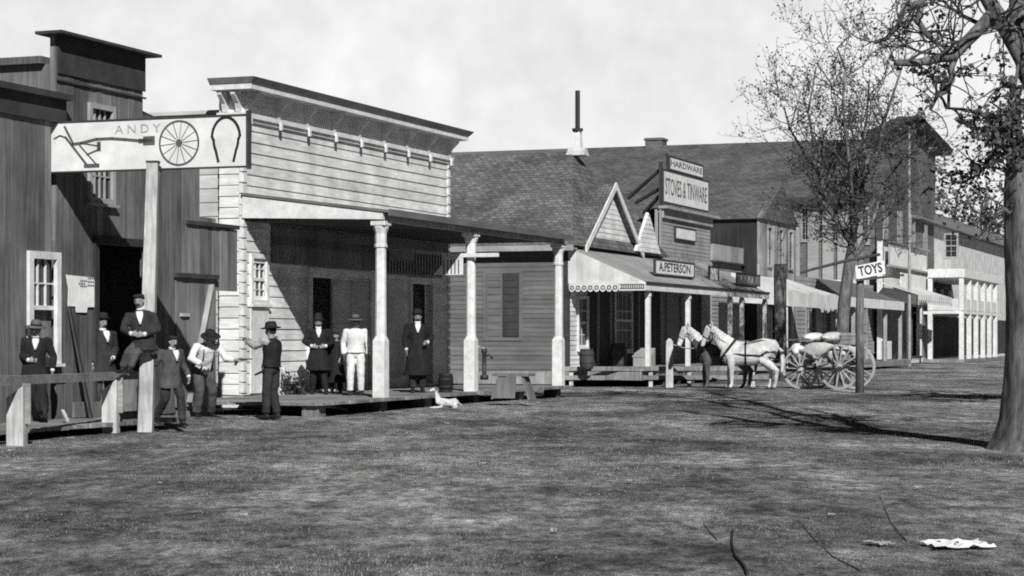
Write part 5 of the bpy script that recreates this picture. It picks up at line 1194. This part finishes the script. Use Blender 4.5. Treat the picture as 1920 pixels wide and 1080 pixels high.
def twig(label, pts, r):
    P = [V((*gp(x, EYE * FPX / (y - YH))[:2], 0)) for x, y in pts]; o0 = P[0].copy(); mb = MB(); mb.tube([V((p.x - o0.x, p.y - o0.y, gz_(p.x, p.y) + r * 1.2)) for p in P], [r * (1 - .5 * k / len(P)) for k in range(len(P))], 6)
    wsolo('fallen_twig', mb, m_bark_dark, label, 'twig', (o0.x, o0.y, 0), group='fallen twigs')
twig('thick curved dark twig at the bottom edge of the ground', [(1402, 1079), (1395, 1062), (1378, 1040), (1372, 1015), (1374, 990)], .012)
twig('thin straight dark twig left of the thick curved one', [(1345, 1010), (1328, 988), (1318, 975)], .004)
twig('long thin twig in the grass between the thick twig and the papers', [(1612, 1068), (1560, 1040), (1525, 1005), (1500, 975)], .004)
twig('thin twig sloping away left of the torn papers', [(1700, 1010), (1670, 975), (1650, 930)], .004)
# weeds by the ramp
def weed(label, p, h, r, n):
    root = wthing('weed', label, 'plant', p); mb = MB(); st2 = MB()
    for k in range(14):
        a = random.uniform(0, 6.28); e = V((math.cos(a) * r * random.random(), math.sin(a) * r * random.random(), h * random.uniform(.6, 1))); st2.tube([(0, 0, 0), e * .5 + V((0, 0, .05)), e], [.008, .006, .003], 5)
        for j in range(n):
            c = e * random.uniform(.3, 1.05) + V([random.uniform(-.05, .05) for _ in range(3)]); t1 = V([random.uniform(-1, 1) for _ in range(3)]).normalized() * .055; t2 = t1.cross(V([random.uniform(-1, 1) for _ in range(3)])).normalized() * .03; mb.face(c - t1, c + t2, c + t1, c - t2)
    part('stems', st2, m_twig, root); part('leaves', mb, m_weed, root)
weed('tall dark weed growing by the white wall behind the waistcoat man', W(.5, S(545, .5), .05), .75, .3, 10)
weed('low bushy weed at the foot of the lit white siding', W(.7, S(563, .7), .1), .55, .3, 12)
for k, (a, b_) in enumerate(((520, 541),)):
    mb = MB(); x = S(512, .25)
    for j in range(5): mb.box(.22, .26, x + j * .17, x + j * .17 + .13, .2, .8 + .04 * (j % 2))
    solo('picket_panel', mb, m_white_paint, 'short row of white pickets leaning on the store wall behind the waistcoat man', 'pickets', .24, x, .2)
# TOYS sign
tp = gp(1612, 56.5); ts = wthing('street_post', 'dark timber post carrying the TOYS sign on a long slanting pole', 'sign post', (tp.x, tp.y, 0))
mb = MB(); mb.tube([(0, 0, -.1), (0, 0, 1.8), (.02, 0, 3.75)], [.12, .11, .1], 10); part('timber', mb, m_bark, ts, True)
pr_ = lambda x, y: at(x, y, 56.4) - V((tp.x, tp.y, 0))
mb = MB(); mb.tube([pr_(1500, 511), pr_(1590, 488), pr_(1650, 477)], [.035, .045, .04], 8); part('pole', mb, m_dark_wood, ts)
o = wthing('toy_sign', 'slanting white sign reading TOYS hung on a street post', 'sign', at(1632, 506, 56.3)); ORI[o] = V((0, 0, 0))
a = rad(11); xd = V((math.cos(a), 0, math.sin(a))); yd = V((-.1, 0, 1)).normalized(); hw_, hh_ = .40, .23
c = [xd * i * hw_ + yd * j * hh_ * .8 for i, j in ((-1, -1), (1, -1), (1, 1), (-1, 1))]
mb = MB(); mb.hexa([p_ + V((0, .0, 0)) for p_ in c], [p_ + V((0, .04, 0)) for p_ in c]); part('board', mb, m_sign, o)
text_part('lettering', 'TOYS', .36, m_ink, o, V((0, -.003, 0)), xd, V((-xd.z, 0, xd.x)), stretch=.72, bold=.008)
mb = MB(); mb.bar(c[0] + V((-.02, .02, -.02)), c[1] + V((.5, .02, -.03)), .05, .06); part('bracket', mb, m_dark_wood, o)
# notice by the far shop, pieces of pale stone
mb = MB(); p = S(1654, 2.4); mb.box(2.3, 2.34, p, p + 3.0, .4, 1.3); solo('notice_board', mb, m_sign, 'square white notice leaning in front of the far awning shop', 'notice', 2.3, p, .4)

# ================================================================ TREES
rt = random.Random(11)
class Tree:
    def __init__(self): self.wood = MB(); self.twig = MB(); self.leaf = []
    def limb(self, pts, r0, r1, n=8, wood=True):
        P = [V(p) for p in pts]; m = len(P)
        (self.wood if wood else self.twig).tube(P, [r0 + (r1 - r0) * i / (m - 1) for i in range(m)], n)
    def leaves(self, c, n, spread, size):
        for _ in range(n):
            p = c + V([rt.gauss(0, spread) for _ in range(3)]); t = V([rt.uniform(-1, 1) for _ in range(3)]).normalized() * size * rt.uniform(.6, 1.3)
            u = t.cross(V([rt.uniform(-1, 1) for _ in range(3)])); u = u.normalized() * t.length * .6
            self.leaf.append((p - t, p + u, p + t, p - u))
    def grow(self, p, d, ln, r, lvl, leafn, leafs, kids=(3, 5), up=.12, thick=.01):
        P = [p]; q = p.copy(); dd = d.normalized(); k = 5
        for i in range(k):
            dd = (dd + V([rt.gauss(0, .2) for _ in range(3)]) + V((0, 0, up))).normalized(); q = q + dd * ln / k; P.append(q.copy())
        r1 = r * .35 if lvl else r * .4; self.limb(P, r, r1, 6 if r > .03 else 4, r > .035)
        if lvl > 0:
            for j in range(rt.randint(*kids)):
                f = rt.uniform(.25, 1); i = min(int(f * k), k - 1); b = P[i].lerp(P[i + 1], f * k - i)
                ax = V([rt.gauss(0, 1) for _ in range(3)]); nd = (dd * .75 + ax.normalized() * .95).normalized()
                self.grow(b, nd, ln * rt.uniform(.45, .75), max(r * .5, thick), lvl - 1, leafn, leafs, kids, up, thick)
        else:
            for i in range(1, k + 1): self.leaves(P[i], rt.randint(*leafn), ln * .05 + .02, leafs)
    def build(self, name, label, loc, mw, ml, group=None):
        root = wthing(name, label, 'tree', loc, group=group); off = V(loc)
        for mb in (self.wood, self.twig): mb.v = [v - off for v in mb.v]
        part('trunk', self.wood, mw, root, True); 
        cr = part('crown', self.twig, m_twig, root)
        if self.leaf:
            vt = np.array([[tuple(v - off) for v in q] for q in self.leaf], np.float32); me = trimesh('leaves', vt, ml); o = bpy.data.objects.new('leaves', me); COL.objects.link(o); o.parent = cr
        return root
# middle tree behind the wagon
T_ = Tree(); D = 66.0; tb = gp(1577, D)
pt = lambda x, y, dd=0: at(x, y, D + dd)
T_.limb([tb + V((0, 0, -.1)), pt(1577, 690), pt(1578, 640), pt(1584, 560), pt(1592, 500), pt(1600, 455)], .24, .17, 10)
mains = [([pt(1600, 455), pt(1601, 400), pt(1606, 350), pt(1625, 320), pt(1648, 280), pt(1660, 220)], .12),
         ([pt(1600, 460), pt(1580, 430), pt(1556, 395), pt(1537, 368), pt(1542, 335), pt(1530, 290)], .1),
         ([pt(1596, 490), pt(1612, 470), pt(1630, 430), pt(1642, 400), pt(1655, 350, 1), pt(1690, 300, 1.5)], .1),
         ([pt(1601, 400), pt(1595, 340, -1), pt(1590, 280, -1.2), pt(1580, 200, -1.5), pt(1585, 130, -1.5)], .08),
         ([pt(1542, 335), pt(1510, 290, 1), pt(1480, 240, 1.4), pt(1470, 200, 1.6)], .06),
         ([pt(1606, 350), pt(1620, 290, 2), pt(1625, 220, 2.5), pt(1630, 150, 2.5)], .07), ([pt(1660, 220), pt(1680, 160, .5), pt(1700, 100, .5)], .05), ([pt(1585, 130, -1.5), pt(1570, 90, -1.5), pt(1600, 60, -1.5)], .04), ([pt(1530, 290), pt(1515, 210), pt(1530, 130)], .05)]
for P, r in mains:
    T_.limb(P, r, r * .4, 8)
    for i in range(1, len(P)):
        for _ in range(4):
            c = P[i - 1].lerp(P[i], rt.random()); d = V((rt.gauss(0, .8), rt.gauss(0, .8), rt.uniform(.0, 1)))
            T_.grow(c, d, rt.uniform(1.3, 2.3), r * .3, 2, (1, 2), .042, (3, 4), .08, .007)
T_.build('street_tree', 'slender bare twigged tree with thin leaves rising behind the loaded wagon', tb, m_bark, m_leaf)
# big tree at the right edge
T_ = Tree(); D = 28.0; tb = gp(1934, 28.2); pt = lambda x, y, dd=0: at(x, y, D + dd)
n = 56; rs = []
cl_ = [(-.15, .66), (0, .56), (.15, .49), (.4, .435), (.9, .395), (1.6, .375), (2.4, .36), (3.1, .36), (3.6, .38), (4.2, .33)]
for j in range(64):
    z = -.15 + 4.35 * (j / 63) ** 1.3
    for (za, ra), (zb_, rb) in zip(cl_, cl_[1:]):
        if za <= z <= zb_ + 1e-6: r = ra + (rb - ra) * (z - za) / (zb_ - za)
    c = tb + V((.03 * math.sin(z * 1.4) + .012 * z, 0, z)); ring = []
    for k in range(n):
        a = 2 * math.pi * k / n; ca, sa2 = math.cos(a), math.sin(a)
        lobe = 1 + (.06 + .22 * max(0, .5 - z)) * noise.noise(V((ca * 1.7, sa2 * 1.7, z * .9)))
        ridge = .035 * (1 - abs(noise.noise(V((ca * 7, sa2 * 7, z * 1.6)))) * 2.4) * r
        ring.append(c + V((ca, sa2, 0)) * (r * lobe + ridge))
    rs.append(ring)
T_.wood.rings(rs)
ctop = tb + V((.05, 0, 3.9))
mains = [([ctop, pt(1945, 180), pt(1920, 110), pt(1888, 55), pt(1862, 15), pt(1835, -30), pt(1800, -90)], .17),
         ([pt(1862, 25), pt(1838, 52), pt(1812, 78), pt(1788, 106), pt(1760, 110, -.2), pt(1720, 118, -.4), pt(1680, 118, -.6)], .1),
         ([pt(1788, 106), pt(1784, 128), pt(1786, 148), pt(1772, 172), pt(1756, 182), pt(1744, 206)], .05),
         ([pt(1800, -90), pt(1760, -50), pt(1728, 0), pt(1721, 38), pt(1735, 62), pt(1762, 85)], .07),
         ([pt(1728, 5), pt(1695, 15), pt(1684, 48), pt(1662, 72), pt(1640, 80)], .055),
         ([pt(1880, 45), pt(1898, 20), pt(1925, 0), pt(1960, -40)], .09),
         ([ctop, pt(1975, 150, .5), pt(2010, 30, 1), pt(2030, -100, 1.3), pt(2020, -250, 1.6)], .2),
         ([pt(1835, -30), pt(1790, -140, 1), pt(1760, -240, 1.5), pt(1750, -340, 2)], .12),
         ([pt(1920, 110), pt(1900, -40, 1.5), pt(1910, -180, 3), pt(1880, -330, 4)], .12),
         ([pt(2010, 30, 1), pt(2080, -60, .5), pt(2150, -190, 0)], .1),
         ([pt(2010, 30, 1), pt(2020, -60, 3), pt(1990, -190, 5)], .1),
         ([pt(1880, -330, 4), pt(1850, -480, 7), pt(1780, -570, 9), pt(1700, -600, 10)], .1),
         ([pt(2020, -250, 1.6), pt(1990, -450, 5), pt(1960, -560, 8), pt(1930, -640, 11)], .12),
         ([pt(1905, 330), pt(1893, 290, -.4), pt(1880, 262, -.5), pt(1862, 240, -.6)], .035),
         ([pt(1910, 345), pt(1880, 318, .3), pt(1852, 310, .3), pt(1828, 330, .3), pt(1800, 345, .3)], .03),
         ([pt(1895, 400), pt(1870, 380, .2), pt(1862, 420, .2), pt(1838, 450, .2), pt(1815, 445, .2)], .022)]
for mi_, (P, r) in enumerate(mains):
    T_.limb(P, r, r * .45, 10 if r > .1 else 7)
    big = r > .08
    for i in range(1, len(P)):
        if mi_ == 0 and i < 3: continue
        for _ in range((7 if mi_ in (11, 12) else 3 if mi_ in (6, 9, 10) else 1) if big else 4):
            c = P[i - 1].lerp(P[i], rt.random()); d = V((rt.gauss(0, .8), rt.gauss(0, .8), rt.uniform(-.3, .8)))
            T_.grow(c, d, rt.uniform(.9, 1.6) if big else rt.uniform(.35, .7), max(r * .25, .01), 2 if big else 1, (2, 5) if mi_ in (6, 9, 10, 11, 12) else (0, 1), .055 if mi_ in (6, 9, 10, 11, 12) else .035, (2, 4), .06 if big else 0, .006)
for c, k in ((pt(1880, 225, -.5), 130), (pt(1895, 265, -.4), 200), (pt(1865, 255, -.5), 90), (pt(1905, 205, -.3), 130), (pt(1870, 290, -.3), 60), (pt(1840, 245, -.5), 40)): T_.leaves(c, int(k * 1.6), .09, .045)
for c, k in ((pt(1790, 330, .3), 40), (pt(1770, 355, .3), 40), (pt(1810, 380, .3), 50), (pt(1830, 345, .2), 30), (pt(1800, 300, .3), 25), (pt(1765, 305, .3), 25)): T_.leaves(c, k, .18, .035)
T_.build('shade_tree', 'old thick trunked tree at the right edge with spreading branches', tb, m_bark, m_leaf)
T_ = None
# pale trees far off behind the hotel
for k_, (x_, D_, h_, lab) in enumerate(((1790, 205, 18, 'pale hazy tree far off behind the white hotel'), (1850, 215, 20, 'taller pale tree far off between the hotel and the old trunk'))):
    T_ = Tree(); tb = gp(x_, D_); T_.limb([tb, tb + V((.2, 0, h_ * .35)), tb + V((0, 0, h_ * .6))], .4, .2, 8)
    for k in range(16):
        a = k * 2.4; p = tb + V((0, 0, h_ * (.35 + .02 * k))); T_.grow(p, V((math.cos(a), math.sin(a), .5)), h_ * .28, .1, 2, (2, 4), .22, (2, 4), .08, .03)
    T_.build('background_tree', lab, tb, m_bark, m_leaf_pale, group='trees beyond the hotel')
# a companion beyond the frame whose shade falls across the street
T_ = Tree(); tb = V((15.5, 43, 0)); T_.limb([tb, tb + V((.1, 0, 2)), tb + V((0, .1, 4))], .35, .25, 10)
for k in range(7):
    a = k * .9; p = tb + V((0, .1, 3.8)); q = p + V((math.cos(a) * 2.6, math.sin(a) * 2.6, 2.4 + (k % 3))); T_.limb([p, p.lerp(q, .5) + V((0, 0, .5)), q], .16, .06, 8)
    for _ in range(9): T_.grow(p.lerp(q, rt.uniform(.4, 1)), V((rt.gauss(0, 1), rt.gauss(0, 1), rt.uniform(-.2, .8))), rt.uniform(1.2, 2), .035, 2, (4, 7), .1, (2, 4), .05, .008)
T_.build('shade_tree', 'leafy tree standing in the street to the right of the horses', tb, m_bark, m_leaf)
SKY = 0.15
# ================================================================ camera, sun, sky
cam = bpy.data.cameras.new('camera'); co = bpy.data.objects.new('camera', cam); COL.objects.link(co)
co.location = (0, 0, EYE); co.rotation_euler = (rad(90), 0, 0)
cam.sensor_width = 36; cam.lens = FPX / 1920 * 36; cam.shift_y = (YH - 540) / 1920; cam.clip_start = .1; cam.clip_end = 6000
SC.camera = co
Ld = (-D2 * 1.0 + D1 * 1.6 + V((0, 0, -1.3))).normalized()
sun = bpy.data.lights.new('sun', 'SUN'); so_ = bpy.data.objects.new('sun', sun); COL.objects.link(so_)
so_.rotation_euler = Ld.to_track_quat('-Z', 'Y').to_euler(); so_.location = (20, -30, 40)
sun.energy = 5.0; sun.angle = rad(.53); sun.color = (1, .995, .985)
el = math.asin(-Ld.z); az = math.atan2(-Ld.x, -Ld.y)          # compass angle of the sun from +Y
w = bpy.data.worlds.new('World'); SC.world = w; w.use_nodes = True
nt = w.node_tree; N = nt.nodes; L = nt.links; bg = N['Background']
sk = N.new('ShaderNodeTexSky'); sk.sky_type = 'NISHITA'; sk.sun_disc = False; sk.sun_elevation = el; sk.sun_rotation = az
sk.dust_density = 1.2
sp = N.new('ShaderNodeSeparateColor'); L.new(sk.outputs[0], sp.inputs[0])     # old plates see blue light: pale sky
tcw = N.new('ShaderNodeTexCoord'); sx = N.new('ShaderNodeSeparateXYZ'); L.new(tcw.outputs['Generated'], sx.inputs[0])
mr = N.new('ShaderNodeMapRange'); mr.inputs[1].default_value = .155; mr.inputs[2].default_value = .34; mr.inputs[3].default_value = 1.0; mr.inputs[4].default_value = .04
mr.interpolation_type = 'SMOOTHSTEP'; L.new(sx.outputs['Z'], mr.inputs[0])
nz = N.new('ShaderNodeTexNoise'); nz.inputs['Scale'].default_value = 7; nz.inputs['Detail'].default_value = 8; mpw = N.new('ShaderNodeMapping'); mpw.inputs['Scale'].default_value = (1, 1, 2)
L.new(tcw.outputs['Generated'], mpw.inputs[0]); L.new(mpw.outputs[0], nz.inputs['Vector'])
mr2 = N.new('ShaderNodeMapRange'); mr2.inputs[1].default_value = .3; mr2.inputs[2].default_value = .7; mr2.inputs[3].default_value = .9; mr2.inputs[4].default_value = 1.06; L.new(nz.outputs['Fac'], mr2.inputs[0])
mc = N.new('ShaderNodeMath'); mc.operation = 'MINIMUM'; mc.inputs[1].default_value = .88 / SKY; L.new(sp.outputs[2], mc.inputs[0])
m1 = N.new('ShaderNodeMath'); m1.operation = 'MULTIPLY'; L.new(mc.outputs[0], m1.inputs[0]); L.new(mr.outputs[0], m1.inputs[1])
mr3 = N.new('ShaderNodeMapRange'); mr3.inputs[1].default_value = .3; mr3.inputs[2].default_value = .85; mr3.inputs[3].default_value = .19; mr3.inputs[4].default_value = 1.0; mr3.interpolation_type = 'SMOOTHSTEP'; L.new(sx.outputs['Y'], mr3.inputs[0])   # paler sky up the street than behind
m3 = N.new('ShaderNodeMath'); m3.operation = 'MULTIPLY'; L.new(m1.outputs[0], m3.inputs[0]); L.new(mr3.outputs[0], m3.inputs[1])
m2 = N.new('ShaderNodeMath'); m2.operation = 'MULTIPLY'; L.new(m3.outputs[0], m2.inputs[0]); L.new(mr2.outputs[0], m2.inputs[1])
nz2 = N.new('ShaderNodeTexNoise'); nz2.inputs['Scale'].default_value = 55; nz2.inputs['Detail'].default_value = 5; L.new(tcw.outputs['Generated'], nz2.inputs['Vector'])   # thin dappled high cloud
mr4 = N.new('ShaderNodeMapRange'); mr4.inputs[1].default_value = .3; mr4.inputs[2].default_value = .7; mr4.inputs[3].default_value = .93; mr4.inputs[4].default_value = 1.07; L.new(nz2.outputs['Fac'], mr4.inputs[0])
m4 = N.new('ShaderNodeMath'); m4.operation = 'MULTIPLY'; L.new(m2.outputs[0], m4.inputs[0]); L.new(mr4.outputs[0], m4.inputs[1]); m2 = m4
cw = N.new('ShaderNodeCombineColor')
for i in range(3): L.new(m2.outputs[0], cw.inputs[i])
L.new(cw.outputs[0], bg.inputs['Color']); bg.inputs['Strength'].default_value = SKY
vs = SC.view_settings; vs.view_transform = 'Standard'; vs.look = 'None'; vs.exposure = 0; vs.gamma = 1; vs.use_curve_mapping = False
SC.render.filter_size = 2.0; SC.cycles.filter_width = 1.9
SC.cycles.use_denoising = False; SC.cycles.max_bounces = 6
